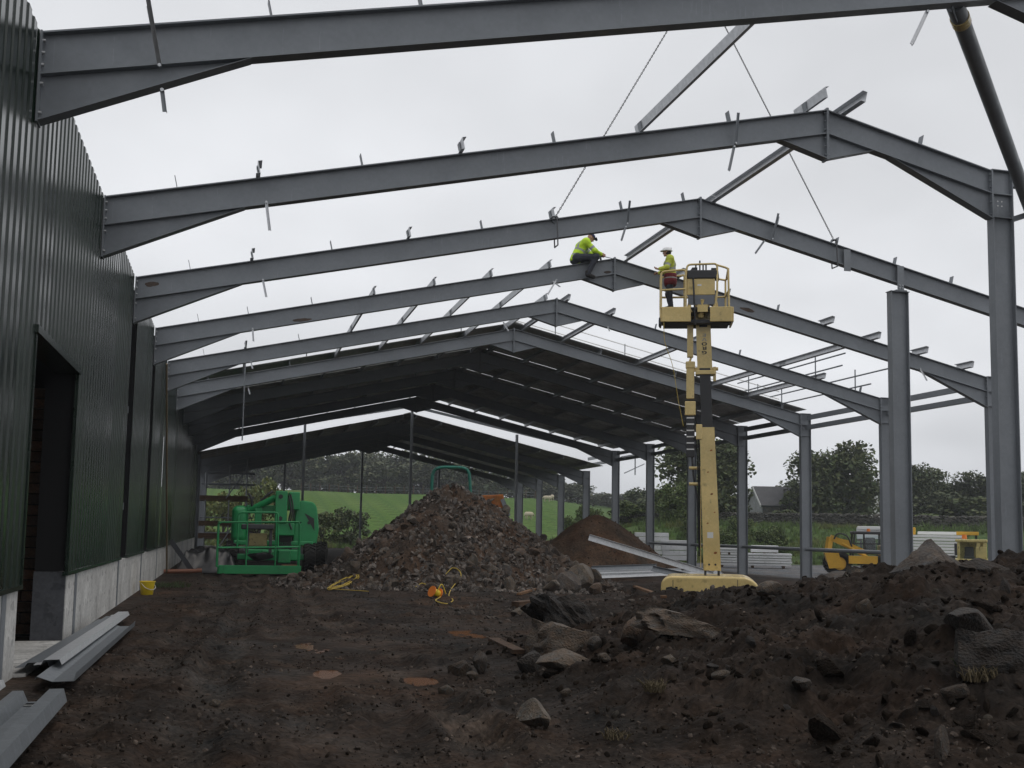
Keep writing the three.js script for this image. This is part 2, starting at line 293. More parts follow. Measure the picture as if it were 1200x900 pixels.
{
  const [x0, x1, z0, z1] = [0.4, 12.6, -38.5, -26], f = (x, z) => { const a = Math.atan2(z + 32.5, x - 6.4); const q = ridge(x, z, rubbleRidge) + 0.22 * Math.sin(a * 3 + 1) * sm(0, 0.6, ridge(x, z, rubbleRidge)); return q + sm(-0.05, 0.3, q) * (fbm(x * 0.9, 2, z * 0.9, 4) * 0.45 + fbm(x * 4, 6, z * 4, 3) * 0.16); };
  heaps.push((x, z) => (x > x0 && x < x1 && z > z0 && z < z1 ? groundH(x, z) + f(x, z) : -99));
  const xs = [], zs = []; for (let x = x0; x <= x1; x += 0.08) xs.push(x); for (let z = z0; z <= z1; z += 0.08) zs.push(z);
  mesh('soil_core', gridGeo(xs, zs, (x, z) => groundH(x, z) + f(x, z) - 0.03, (x, z) => mix3(brownSoil(x, z), [0.12, 0.09, 0.07], 0.5)), mGround, rubble);
}
soilHeap('earth_heap', 'smooth brown earth heap behind the loose purlins', [[14.3, -42.0, 2.4, 3.7], [14.8, -42.4, 2.3, 3.7]], 0.22, 0.09, [9.8, 19.4, -47, -37], mGround, brownSoil);
// standing water
const mPuddle = M('muddy_orange_water', lin(0.175, 0.070, 0.023), 0.22, { specularIntensity: 0.12, map: tSoft });
puddles.slice(0, 4).forEach(([x, z, rx, rz], i) => {
  const pts = []; for (let k = 0; k < 40; k++) { const a = k / 40 * Math.PI * 2, r = 1 + 0.6 * N(Math.cos(a) * 1.4 + i * 5, Math.sin(a) * 1.4, 2) + 0.3 * N(Math.cos(a) * 4 + i * 3, Math.sin(a) * 4, 7); pts.push([Math.cos(a) * rx * 1.5 * r, Math.sin(a) * rz * 1.5 * r]); }
  const g = prism(pts.reverse(), 0, 0.02).rotateX(-Math.PI / 2);
  const m = mesh('puddle', g.translate(x, groundH(x, z) - 0.042, z), mPuddle); structure(m);
});

// ---------------------------------------------------------------- the green shed: its wall runs the length of the site
const shed = thing('green_shed', 'existing shed wall of dark green ribbed cladding over pale concrete panels', 'shed', [XL, 0, 0]);
{
  const pitch = 0.30, depth = 0.015, XW = -0.025;                 // local x: crests stand 10 mm behind the rafter end plates
  const rib = [[0, 0], [0.045, 0], [0.068, 1], [0.210, 1], [0.233, 0]];    // one rib of the profile: z along the wall, 1 = crest
  let cladN = 0;
  function sheet(z0, n, y0, y1, name = 'cladding_sheet', parent = shed) {
    const prof = []; for (let k = 0; k < n; k++) for (const [s, t] of rib) prof.push([z0 - (k * pitch + s), XW + t * depth]); prof.push([z0 - n * pitch + 0.004, XW]);
    const P = [], I = []; prof.forEach(([z, x]) => P.push(x, y0, z, x, y1, z));
    for (let i = 0; i < prof.length - 1; i++) { const a = 2 * i; I.push(a, a + 1, a + 2, a + 2, a + 1, a + 3); }
    let g = new THREE.BufferGeometry(); g.setAttribute('position', new THREE.Float32BufferAttribute(P, 3)); g.setIndex(I); g = g.toNonIndexed(); g.computeVertexNormals();
    return mesh(name, g, mClad[Math.floor(hash(Math.round(z0 * 10), Math.round(cladN++), 3) * 4)], parent);
  }
  const y0 = 0.95, y1 = YE + 0.02, DO = [-12.45, -15.70, 3.70];
  const runs = [[6, DO[0], y0], [DO[0], DO[1], DO[2] + 0.02], [DO[1], -23.05, y0], [-24.25, -28.95, y0], [-30.0, -34.72, y0], [-34.98, -68, y0]];
  for (const [a, b, lo] of runs) {
    const L = a - b, n = Math.round(L / (pitch * 3)) || 1;
    for (let k = 0; k < n; k++) {
      const z0 = a - L * k / n, m = sheet(0, 3, lo, y1); m.position.z = z0; m.scale.z = L / n / (3 * pitch);
    }
  }
  // flashing along the bottom edge, at the head of the door opening and on its sides
  for (const [a, b] of [[6, -12.45], [-15.70, -23.05], [-24.25, -28.95], [-30.0, -34.72], [-34.98, -68]]) mesh('drip_flashing', [box(-0.06, 0.012, y0 - 0.05, y0 - 0.002, b, a)], mGreenClad, shed);
  mesh('door_head_flashing', [box(-0.30, 0.03, DO[2] - 0.07, DO[2] + 0.015, DO[1] - 0.08, DO[0] + 0.1)], mGreenClad, shed);
  for (const z of [DO[0] + 0.03, DO[1] - 0.03]) mesh('door_side_flashing', [box(-0.04, 0.008, y0, DO[2] - 0.07, z - 0.02, z + 0.02)], mGreenClad, shed);
  // concrete panels between the posts
  const joints = [6, 0.3, -5.6, -11.62, -12.45, null, -15.72, -16.72, -22.75, -28.35, -34.1, -39.9, -45.3, -51.2, -57, -62.6, -68];
  for (let i = 0; i < joints.length - 1; i++) {
    const a = joints[i], b = joints[i + 1]; if (a === null || b === null) continue;
    mesh('concrete_panel', [box(-0.16, -0.02, -0.35, y0 - 0.055, b + 0.10, a - 0.10)], mConc, shed);
    if (b < -12.5 || b > -12) mesh('panel_post', [box(-0.20, -0.008, -0.35, y0 - 0.052, b - 0.095, b + 0.095)], mSteelDark, shed);
  }
  // columns showing in the open slots of the cladding
  for (const [za, zb] of [[-23.05, -24.25], [-28.95, -30.0], [-34.72, -34.98]]) {
    const c = (za + zb) / 2;
    mesh('slot_column', [box(-0.20, -0.18, y0 - 0.05, y1 - 0.1, zb - 0.1, za + 0.1), box(-0.46, -0.44, y0 - 0.05, y1 - 0.1, zb - 0.1, za + 0.1), box(-0.44, -0.20, y0 - 0.05, y1 - 0.1, c - 0.01, c + 0.01)], mSteelDark, shed);
    for (const z of [za + 0.02, zb - 0.02]) mesh('slot_light_stop', [box(-0.48, -0.035, y0 - 0.05, y1 - 0.05, z - 0.012, z + 0.012)], mShadeBlack, shed);  // added end plates that stop light leaking along the cavity
    mesh('slot_shade_backing', [box(-0.52, -0.48, y0 - 0.05, y1, zb - 0.4, za + 0.4)], mShadeBlack, shed);  // near-black sheet added for the shade deep in the slot
    for (const y of [1.9, 3.9]) mesh('rail_cleat', [box(-0.17, -0.06, y, y + 0.14, c - 0.05, c + 0.05)], mGalvDull, shed);
  }
  // inside of the doorway: thick far jamb, boarded above in near-black that carries the doorway dark, slate grey below, brickwork beyond
  mesh('jamb_board', [box(-0.42, -0.05, 0.96, DO[2] - 0.07, DO[1] - 0.10, DO[1] - 0.065)], mShadeBlack, shed);
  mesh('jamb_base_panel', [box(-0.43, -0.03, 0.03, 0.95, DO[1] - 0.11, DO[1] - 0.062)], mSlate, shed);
  mesh('jamb_core', [box(-0.41, -0.17, 0, 6.2, DO[1] - 0.45, DO[1] - 0.12)], mShadeBlack, shed);
  mesh('door_sill', [box(-0.9, 0.10, -0.3, 0.035, DO[1] - 0.05, DO[0] + 0.1)], mConc, shed);
  mesh('inner_floor', [box(-7, -0.9, -0.3, 0.02, -23, 6)], mConc, shed);
  mesh('inner_wall', [box(-7.2, -7, -0.3, 6.9, -24, 7)], mSlate, shed);
  mesh('inner_partition', [box(-7, -0.5, 0, 6.6, -17.2, -16.75)], mShadeBlack, shed);
  mesh('near_partition', [box(-7, -0.3, 0, 6.6, -3.2, -3)], mShadeBlack, shed);
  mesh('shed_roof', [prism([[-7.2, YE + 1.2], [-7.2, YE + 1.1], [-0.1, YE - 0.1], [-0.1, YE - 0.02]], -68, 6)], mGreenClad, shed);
  mesh('wall_lining', [box(-0.30, -0.26, 0.95, YE - 0.15, -12.45, 6)], mShadeBlack, shed);
  const r = rng(5);
  const bg = keep(rbox(-0.215, 0.215, -0.068, 0.068, -0.05, 0.05, 0.012, 1));
  for (let row = 0; row < 23; row++) for (let k = 0; k < 4; k++) {
    const b = mesh('brick', bg, mBrick[Math.floor(r() * 3)], shed); b.position.set(-0.28 - k * 0.445 - (row % 2) * 0.22, 0.11 + row * 0.152, -16.70 + (r() - 0.5) * 0.012);
  }
  mesh('end_column', [box(-0.16, -0.13, 0, 6.5, -68.35, -68.05), box(0.12, 0.15, 0, 6.5, -68.35, -68.05), box(-0.13, 0.12, 0, 6.5, -68.21, -68.19)], mSteel, shed);
}

// ---------------------------------------------------------------- portal frames
const D = 0.46, FB = 0.095;                                        // section depth and half flange width
const roofY = (x, drop = 0) => YA - drop - SL * Math.abs(x - XA);
const cleatG = keep(box(-0.006, 0.006, 0, 0.20, -0.07, 0.07)), CL = [-1.05, 0.2, 1.85, 3.5, 5.15, 6.75, 8.45, 10.0], CR = [10.78, 12.4, 14.0, 15.6, 17.2, 18.8, 20.4, 22.0];
const stayMat = mGalv;
function portal(i, label, o = {}) {
  const drop = o.drop ?? 0, xe = o.xe ?? XR, mat = o.mat ?? mSteel, t = thing('portal_frame', label, 'steel frame', [0, 0, Z(i)], 0, o.group);
  const ad = o.apexDrop ?? 0, y = (x) => roofY(x, drop) - ad * (1 - Math.abs(x - XA) / (XA - XL)), tf = 0.018;
  const rafter = (a, b) => [prism([[a, y(a)], [b, y(b)], [b, y(b) - tf], [a, y(a) - tf]].sort(() => 0), -FB, FB), prism([[a, y(a) - D + tf], [b, y(b) - D + tf], [b, y(b) - D], [a, y(a) - D]], -FB, FB), prism([[a, y(a) - tf], [b, y(b) - tf], [b, y(b) - D + tf], [a, y(a) - D + tf]], -0.006, 0.006)];
  mesh('rafter', rafter(XL + 0.022, XA - 0.02), mat, t);
  mesh('rafter', rafter(XA + 0.02, xe - 0.02), mat, t);
  // haunches: a tapered cutting with its own bottom flange
  const haunch = (x0, x1, dep) => { const a = [x0, y(x0) - D - 0.002], b = [x1, y(x1) - D - 0.002], c = [x0, y(x0) - D - dep]; return [prism([a, b, c], -0.006, 0.006), prism([c, b, [b[0], b[1] - 0.004], [c[0], c[1] - 0.02]], -FB, FB)]; };
  mesh('haunch', haunch(XL + 0.022, 0.0, 0.47), mat, t);
  mesh('haunch', haunch(xe - 0.02, xe - (o.xe ? 2.2 : 2.3), 0.47), mat, t);
  const ab = YA - drop - D - ad;
  for (const s of [-1, 1]) { const a = [XA + s * 0.02, ab - SL * 0.02 - 0.002], b = [XA + s * 0.95, ab - SL * 0.95 - 0.002], c = [XA + s * 0.02, ab - 0.46]; mesh('apex_haunch', [prism([a, b, c], -0.006, 0.006), prism([c, b, [b[0], b[1] - 0.004], [c[0], c[1] - 0.018]], -FB, FB)], mat, t); }
  for (const s of [-1, 1]) mesh('apex_plate', [box(XA + (s < 0 ? -0.021 : 0.001), XA + (s < 0 ? -0.001 : 0.021), ab - 0.50, YA - drop - ad + 0.03, -FB - 0.006, FB + 0.006)], mat, t);
  const by = []; for (let k = 0; k < 6; k++) by.push(ab - 0.40 + k * 0.16);
  mesh('apex_bolts', by.flatMap((b) => [-1, 1].flatMap((s) => [-0.06, 0.06].map((z) => hexBolt(XA + s * 0.036, b, z)))), mat, t);
  // left end plate against the wall
  mesh('end_plate', [box(XL, XL + 0.021, y(XL) - D - 0.50, y(XL) + 0.01, -FB - 0.012, FB + 0.012)], mat, t);
  mesh('end_bolts', [0.09, 0.22, 0.35, 0.55, 0.86].flatMap((k) => [-0.07, 0.07].map((z) => hexBolt(XL + 0.036, y(XL) - k, z, 'x', 0.02))), mBolt, t);
  if (o.column !== false) {
    const xo = xe + D, ct = y(xe) + 0.01, base = groundH(xe, Z(i)) - 0.06, hb = y(xe) - D - 0.46;
    mesh('column', [box(xe + 0.001, xe + 0.019, base + 0.03, ct, -FB, FB), box(xo - 0.018, xo, base + 0.03, ct, -FB, FB), box(xe + 0.019, xo - 0.018, base + 0.03, ct, -0.006, 0.006)], mat, t);
    mesh('cap_plate', [box(xe - 0.01, xo + 0.01, ct + 0.001, ct + 0.016, -FB - 0.01, FB + 0.01)], mat, t);
    for (const s of [hb, y(xe) - D]) mesh('stiffener', [box(xe + 0.020, xo - 0.019, s, s + 0.016, -FB + 0.006, FB - 0.006)], mat, t);
    mesh('base_plate', [box(xe - 0.06, xo + 0.06, base, base + 0.028, -0.18, 0.18)], mat, t);
    mesh('eave_plate', [box(xe - 0.0195, xe - 0.0005, hb - 0.02, y(xe) + 0.005, -FB - 0.006, FB + 0.006)], mat, t);
    mesh('eave_bolts', [0.08, 0.2, 0.32, 0.62, 0.86].flatMap((k) => [-0.06, 0.06].map((z) => hexBolt(xe - 0.034, y(xe) - k, z))), mat, t);
  }
  for (const [list, s] of [[CL, 1], [CR, -1]]) for (const x of list) if (x < xe - 0.3 && !(o.noCleat ?? []).includes(x)) { const c = mesh('purlin_cleat', cleatG, mat, t); c.position.set(x, y(x), 0); c.rotation.z = s * ANG; }
  for (const q of o.stays ?? []) { const dz = q[4] ?? 0.14, a = onZ(q[0], q[1], Z(i) + FB + 0.01), b = onZ(q[2], q[3], Z(i) + FB + 0.01 + dz); a.z -= Z(i); b.z -= Z(i); mesh('rafter_stay', [bar(a, b, 0.045, 0.006, v3(0, 0, 1)), bar(a.clone().add(v3(0.02, 0, 0)), b.clone().add(v3(0.02, 0, 0)), 0.006, 0.045, v3(0, 0, 1))], q[5] ? mSteel : mGalv, t); mesh('stay_bolt', hexBolt(a.x, a.y, a.z + 0.01, 'z', 0.02, 0.04), mBolt, t); }
  return t;
}
const f1 = portal(1, 'bare grey portal frame holding the top of the strapped diagonal tube', { xe: 13.93, apexDrop: 0.17, stays: [[187, 77, 173, -4, 0.5], [190, 106, 193, 131, 0.05, 1], [1086, 14, 1068, 52, 0.3]] });
const f2 = portal(2, 'bare grey portal frame whose own thick column takes the lower end of the diagonal tube', { xe: 13.93, stays: [[312, 237, 316, 270, 0.05], [862, 168, 865, 132, 0.1, 1], [860, 172, 854, 200, 0.2, 1]] });
const f3 = portal(3, 'bare grey portal frame with a separate thick column standing under its rafter', { stays: [[308, 328, 312, 348, 0.05], [735, 262, 738, 235, 0.2, 1], [733, 266, 728, 282, 0.2, 1], [905, 280, 912, 250, 0.1, 1], [895, 283, 885, 297, 0.3, 1]] });
const f4 = portal(4, 'bare grey portal frame with the worker sitting beside its ridge', { stays: [[296, 385, 297, 400, 0.05], [652, 328, 642, 345, 0.2], [648, 330, 656, 336, 0.1], [1078, 432, 1086, 446, 0.2]] });
const f5 = portal(5, 'bare grey portal frame next beyond the one carrying the sitting worker', { stays: [[294, 424, 296, 432, 0.05], [590, 378, 596, 388, 0.1], [712, 383, 714, 388, 0.1]] });
const f6 = portal(6, 'grey portal frame at the open front edge of the roof sheeting', { stays: [[291, 455, 293, 462, 0.05]] });
for (let i = 7; i <= 10; i++) portal(i, 'shaded portal frame under the higher sheeted roof', { group: 'frames under the higher roof' });
for (let i = 11; i <= 14; i++) portal(i, 'shaded portal frame under the lower far roof', { drop: 0.98, group: 'frames under the lower far roof', column: true });
// left columns of the far, lower part, past the end of the green wall
for (let i = 12; i <= 14; i++) {
  const c = mesh('steel_column', [box(-0.2, -0.18, -0.1, 5.4, -0.1, 0.1), box(0.24, 0.26, -0.1, 5.4, -0.1, 0.1), box(-0.18, 0.24, -0.1, 5.4, -0.008, 0.008)], mSteel); c.position.set(XL - 0.26, 0, Z(i));
  tag(c, 'dark steel column beyond the end of the green wall, beside the scaffold', 'column', 'columns beyond the green wall');
}
// F2's rust mark and dents are paint wear: patches of bare metal let into the webs
const mWear = M('bare_rusty_patch', lin(0.12, 0.085, 0.065), 0.8, { map: tRock });
for (const [fr, i, px, py, rx, ry] of [[f3, 3, 178, 333, 0.14, 0.05], [f4, 4, 354, 375, 0.26, 0.045], [f4, 4, 876, 363, 0.24, 0.06], [f4, 4, 712, 319, 0.12, 0.04]]) {
  const c = onZ(px, py, Z(i) + 0.009), pts = []; for (let k = 0; k < 22; k++) { const a = k / 22 * Math.PI * 2, w = 1 + 0.35 * N(Math.cos(a) * 2, Math.sin(a) * 2, px); pts.push([c.x + Math.cos(a) * rx * w, c.y + Math.sin(a) * ry * w + Math.cos(a) * rx * w * (c.x < XA ? 0.14 : -0.16)]); }
  mesh('worn_patch', prism(pts, 0.0065, 0.009), mWear, fr);
}
// the extra column under F3's rafter
{
  const x = 15.45, z = Z(3), w = 0.48, gy = groundH(15.7, z) - 0.05, t = thing('prop_column', 'thick free-standing grey column bolted under a rafter', 'column', [x, gy, z]), top = 7.62 - gy;
  mesh('shaft', [box(0, 0.02, 0.03, top, -0.1, 0.1), box(w - 0.02, w, 0.03, top, -0.1, 0.1), box(0.02, w - 0.02, 0.03, top, -0.007, 0.007)], mSteel, t);
  mesh('cap_plate', box(-0.02, w + 0.02, top + 0.001, top + 0.02, -0.12, 0.12), mSteel, t);
  mesh('base_plate', box(-0.08, w + 0.08, 0, 0.029, -0.2, 0.2), mSteel, t);
  mesh('hanger_plate', [box(0.17, 0.35, top + 0.021, 8.27 - gy, 0.098, 0.112), box(0.12, 0.42, top + 0.021, top + 0.045, -0.1, 0.13)], mSteel, t);
  mesh('hanger_bolts', [0.22, 0.30].flatMap((a) => [0.09, 0.16].map((b) => hexBolt(a, top + b, 0.12, 'z', 0.016))), mBolt, t);
}
// plates on F3's right rafter near the wire rope, and on F2's column: daylight through bolt holes painted as white discs
for (const [px, y0, y1] of [[993, 292, 318], [1052, 314, 345]]) { const a = onZ(px - 4, y0, Z(3) + 0.11), b = onZ(px + 4, y1, Z(3) + 0.11); if (px < 1000) mesh('splice_plate', box(a.x, b.x, b.y, a.y, 0.098, 0.112), mSteel, f3); }
mesh('daylight_dot', [0, 1].flatMap((i) => [0, 1].map((j) => hexBolt(14.10 + i * 0.09, 8.02 + j * 0.09, 0.008, 'z', 0.016, 0.012))), mWhite, f2);
mesh('side_bracket', [box(13.93 + D, 13.93 + D + 0.16, 8.42, 8.62, -0.06, 0.06)], mSteel, f2);
// diagonal tube between the first two frames, a lifting strap still round it
{
  const a = onZ(1119, 5, Z(1) - 0.12), b = onZ(1209, 250, Z(2) + 0.16), t = thing('diagonal_brace', 'thick dark diagonal brace tube with a yellow strap round its upper end', 'brace', [a.x, a.y, a.z]);
  const d = b.clone().sub(a), L = d.length(), n = d.clone().normalize();
  mesh('tube', rod(v3(0, 0, 0), d, 0.115, 20), mSteel, t);
  const s0 = n.clone().multiplyScalar(0.34), s1 = n.clone().multiplyScalar(0.50);
  mesh('lifting_strap', [rod(s0, s1, 0.128, 20)], mYellow, t);
  mesh('gusset', [bar(n.clone().multiplyScalar(-0.15), n.clone().multiplyScalar(0.22), 0.30, 0.014, v3(0, 0, 1))], mSteelDark, t);
  mesh('end_gusset', [bar(d.clone(), v3(13.93 + D - a.x + 0.005, b.y - 0.12 - a.y, Z(2) - a.z), 0.10, 0.2, v3(0, 0, 1))], mSteel, t);
}
// ---------------------------------------------------------------- purlins
function zed(z0, z1) { const t = 0.006, h = 0.20, f = 0.065; return prism([[-t / 2, 0], [-t / 2 - f, 0], [-t / 2 - f, t], [-t / 2, t], [-t / 2, h], [t / 2 + f, h], [t / 2 + f, h - t], [t / 2, h - t], [t / 2, 0]].reverse(), z1, z0); }
function cee(z0, z1) { const t = 0.006, h = 0.20, f = 0.09; return prism([[t / 2, 0], [-t / 2 - f, 0], [-t / 2 - f, t], [-t / 2, t], [-t / 2, h - t], [-t / 2 - f, h - t], [-t / 2 - f, h], [t / 2, h]], z1, z0); }
function purlin(x, z0, z1, label, group, drop = 0, mat = mGalv) {
  const s = x < XA ? 1 : -1, m = mesh('purlin', x < XA ? zed(z0, z1) : cee(z0, z1), mat), a = s * ANG; m.rotation.z = a;
  m.position.set(x + s * 0.012, roofY(x + s * 0.012, drop) + 0.012, 0); return tag(m, label, 'purlin', group);
}
purlin(6.75, Z(1) + 0.3, Z(2) - 0.25, 'single bright galvanised purlin between the two frames with the diagonal tube');
purlin(10.78, Z(2) + 0.75, Z(3) - 0.02, 'long galvanised ridge purlin with its end sticking out past the column frame');
purlin(10.0, Z(2) + 0.75, Z(2) - 0.4, 'short bright ridge purlin stub sticking out past the column frame');
purlin(10.78, Z(3) - 0.04, Z(4) - 0.05, 'galvanised ridge purlin running between the two workers');
for (const [x, lab] of [[3.5, 'galvanised purlin third up from the green wall, behind the sitting worker'], [5.15, 'galvanised purlin fourth up from the green wall, behind the sitting worker'], [6.75, 'galvanised purlin fifth up from the green wall, behind the sitting worker'], [8.45, 'galvanised purlin next to the ridge, under the sitting worker'], [18.8, 'galvanised purlin on the column side, behind the lift basket']]) purlin(x, Z(4) + (x > 10 ? 0.45 : 0.2), Z(5) - 0.1, lab);
for (const x of [0.2, 3.5, 5.15, 6.75, 8.45, 10.0]) purlin(x, Z(5) + 0.3, Z(6) - 0.05, 'galvanised purlin before the sheeted roof, on the green wall side of the ridge', 'purlins before the roof, wall side');
for (const x of [10.78, 12.4, 15.6, 18.8, 20.4]) purlin(x, Z(5) + 0.35, Z(6) - 0.05, 'galvanised purlin before the sheeted roof, on the column side of the ridge', 'purlins before the roof, column side');
// purlin stubs (sleeves waiting for the next length) on the frame of the workers
for (const x of [12.4, 17.2, 20.4, 22.0]) purlin(x, Z(4) + 0.5, Z(4) - 0.35, 'short purlin sleeve on the frame behind the lift basket', 'purlin sleeves');
for (const x of [0.2, 3.5, 6.75]) for (const i of [2, 3]) if (i === 2 ? x < 6 : true) purlin(x, Z(i) + 0.28, Z(i) - 0.12, i === 2 ? 'short purlin sleeve on the frame with its own thick column' : 'short purlin sleeve on the frame above the separate column', i === 2 ? 'front purlin sleeves' : 'middle purlin sleeves');
for (const x of [...CL, ...CR]) purlin(x, Z(6) + 0.04, Z(10) - 0.5, x < XA ? 'long purlin under the higher roof sheets, wall slope' : 'long purlin under the higher roof sheets, column slope', x < XA ? 'purlins under the higher roof, wall slope' : 'purlins under the higher roof, column slope');
for (const x of [...CL, ...CR]) purlin(x, -66.2, Z(14) - 0.3, x < XA ? 'long purlin under the lower far roof, wall slope' : 'long purlin under the lower far roof, column slope', x < XA ? 'purlins under the lower roof, wall slope' : 'purlins under the lower roof, column slope', 0.98);
// ---------------------------------------------------------------- roof sheeting
function roofing(name, label, zs, drop, gapAt) {
  const t = thing(name, label, 'roof', [XA, YA - drop, zs[0]]);
  const rows = [XL - 0.15, -1.05, 0.2, 1.85, 3.5, 5.15, 6.75, 8.45, XA - 0.05].map((x) => x - XA);
  for (let k = 0; k < zs.length - 1; k++) for (const s of [-1, 1]) for (let i = 0; i < rows.length - 1; i++) {
    const x0 = rows[i] * (s < 0 ? 1 : -1) * (s < 0 ? 1 : 1), x1 = rows[i + 1] * (s < 0 ? 1 : -1), y = (x) => -SL * Math.abs(x) + 0.235 + (i % 2) * 0.008;
    const g = [[x0, y(x0)], [x1 - Math.sign(x1 - x0) * -0.06, y(x1 - Math.sign(x1 - x0) * -0.06)]], p = [g[0], g[1], [g[1][0], g[1][1] + 0.012], [g[0][0], g[0][1] + 0.012]];
    const gap = gapAt.includes(k) ? 0.09 : -0.02;
    mesh('roof_sheet', prism(s < 0 ? p : p.slice().reverse(), zs[k + 1] - zs[0], zs[k] - zs[0] - gap), mRoof, t);
  }
  mesh('ridge_capping', [prism([[-0.35, -0.35 * SL + 0.28], [0, 0.30], [0.35, -0.35 * SL + 0.28], [0, 0.275]].reverse(), zs[zs.length - 1] - zs[0], 0)], mRoof, t);
  return t;
}
roofing('higher_roof', 'higher sheeted roof starting behind the bare frames', [Z(6) + 0.1, Z(7) - 0.15, Z(8) - 0.15, Z(9) - 0.15, Z(10) - 0.5], 0, [1, 2]);
roofing('lower_roof', 'lower far sheeted roof beyond the strip of sky', [-66.2, Z(12), Z(13), Z(14) - 0.4], 0.98, []);
// gable rail and wind posts in the gap between the roofs, end posts at the far gable
{
  const t = thing('gable_rail', 'thin dark gable rail crossing the strip of sky between the roofs', 'rail', [0, 0, -65.6]), y = (x) => 9.12 - 0.20 * Math.abs(x - XA);
  for (const s of [-1, 1]) { const a = XA, b = XA + s * 12.4; mesh('rail', [bar(v3(a, y(a), 0), v3(b, y(b), 0), 0.09, 0.16)], mSteel, t); }
  for (const x of [4.0, 10.44, 17.11]) { const p = mesh('wind_post', [box(-0.07, 0.07, -0.05, y(x) - 0.08, -0.1, 0.1)], mSteel); p.position.set(x, groundH(x, -65.6), -65.6); tag(p, x < 5 ? 'thin dark wind post on the green wall side, between the two roofs' : x < 12 ? 'tall thin dark wind post at the ridge, between the two roofs' : 'thin dark wind post on the column side, between the two roofs', 'post', 'wind posts'); }
  for (const x of [3.86, 9.93, 16.21]) { const p = mesh('end_post', [box(-0.08, 0.08, 0, roofY(x, 0.98) - 0.47 + 0.2, -0.08, 0.08)], mSteel); p.position.set(x, groundH(x, Z(14)) - 0.1, Z(14) - 0.25); tag(p, x < 5 ? 'end gable post seen above the green boom lift' : x < 12 ? 'end gable post against the field under the far ridge' : 'end gable post behind the teal roll bar', 'post', 'end gable posts'); }
}
// eaves and side rails along the columns
for (const [i, j] of [[4, 5], [5, 6], [6, 7], [7, 8], [8, 9], [9, 10], [10, 11]]) {
  const a = Z(i) - FB - 0.01, b = Z(j) + FB + 0.01, x = XR + 0.30, lab = i === 4 ? 'behind the lift basket side' : 'under the roof edge';
  const m = mesh('eaves_beam', [box(-0.07, 0.07, 6.02, 6.20, b, a)], mSteel); m.position.x = x; tag(m, i === 4 ? 'grey eaves strut from the outermost bare column to the next' : i === 5 ? 'grey eaves strut just before the sheeted roof' : 'grey eaves strut between columns under the roof edge', 'strut', i < 6 ? undefined : 'eaves struts under the roof');
  const g = mesh('gutter_rail', [box(-0.03, 0.05, 6.42, 6.62, b, a)], mSteel); g.position.x = x; tag(g, i === 4 ? 'thin upper eaves rail from the outermost bare column to the next' : i === 5 ? 'thin upper eaves rail just before the sheeted roof' : 'thin upper eaves rail at the roof edge', 'rail', i < 6 ? undefined : 'upper eaves rails');
  if (i >= 5 && i <= 8) { const l = mesh('side_rail', [rod(v3(0, 1.05, a), v3(0, 1.05, b), 0.075, 10)], mSteelDark); l.position.x = x - 0.1; tag(l, 'low dark side rail between columns at waist height', 'rail', 'low side rails'); }
}
// guard rails standing on the purlins along the eaves
{
  const t = thing('eaves_guard_rail', 'thin guard rail tubes above the eaves before the sheeted roof', 'guard rail', [0, 0, 0]);
  for (const [x, y, z0, z1] of [[20.4, 7.95, -33.2, -41.5], [20.4, 7.55, -33.4, -41.5], [21.9, 7.45, -32.5, -41.5], [21.9, 7.05, -34, -41.5]]) mesh('rail', rod(v3(x, y, z0), v3(x, y, z1), 0.028, 6), mGalvDull, t);
  for (const [x, z, y0, y1] of [[20.4, -35.2, 7.2, 8.15], [20.4, -40.5, 7.2, 8.1], [21.9, -40.5, 6.85, 7.7], [21.9, -35, 6.85, 7.7]]) mesh('upright', rod(v3(x, y0, z), v3(x, y1, z), 0.026, 6), mGalvDull, t);
  const w = thing('verge_guard_rail', 'pale guard rail lines above the open front edge of the sheeted roof', 'guard rail', [0, 0, Z(6) - 1.0]);
  for (const k of [0.62, 0.95]) for (const s of [-1, 1]) mesh('rail', rod(v3(XA, YA + k, 0), v3(XA + s * 12, YA - 12 * SL + k, 0), 0.022, 6), mWhite, w);
  for (const x of [-0.5, 2.5, 5.5, 8.5, 12.4, 15.4, 18.4, 21.4]) mesh('upright', rod(v3(x, roofY(x) + 0.25, 0), v3(x, roofY(x) + 1.0, 0), 0.022, 6), mGalvDull, w);
}
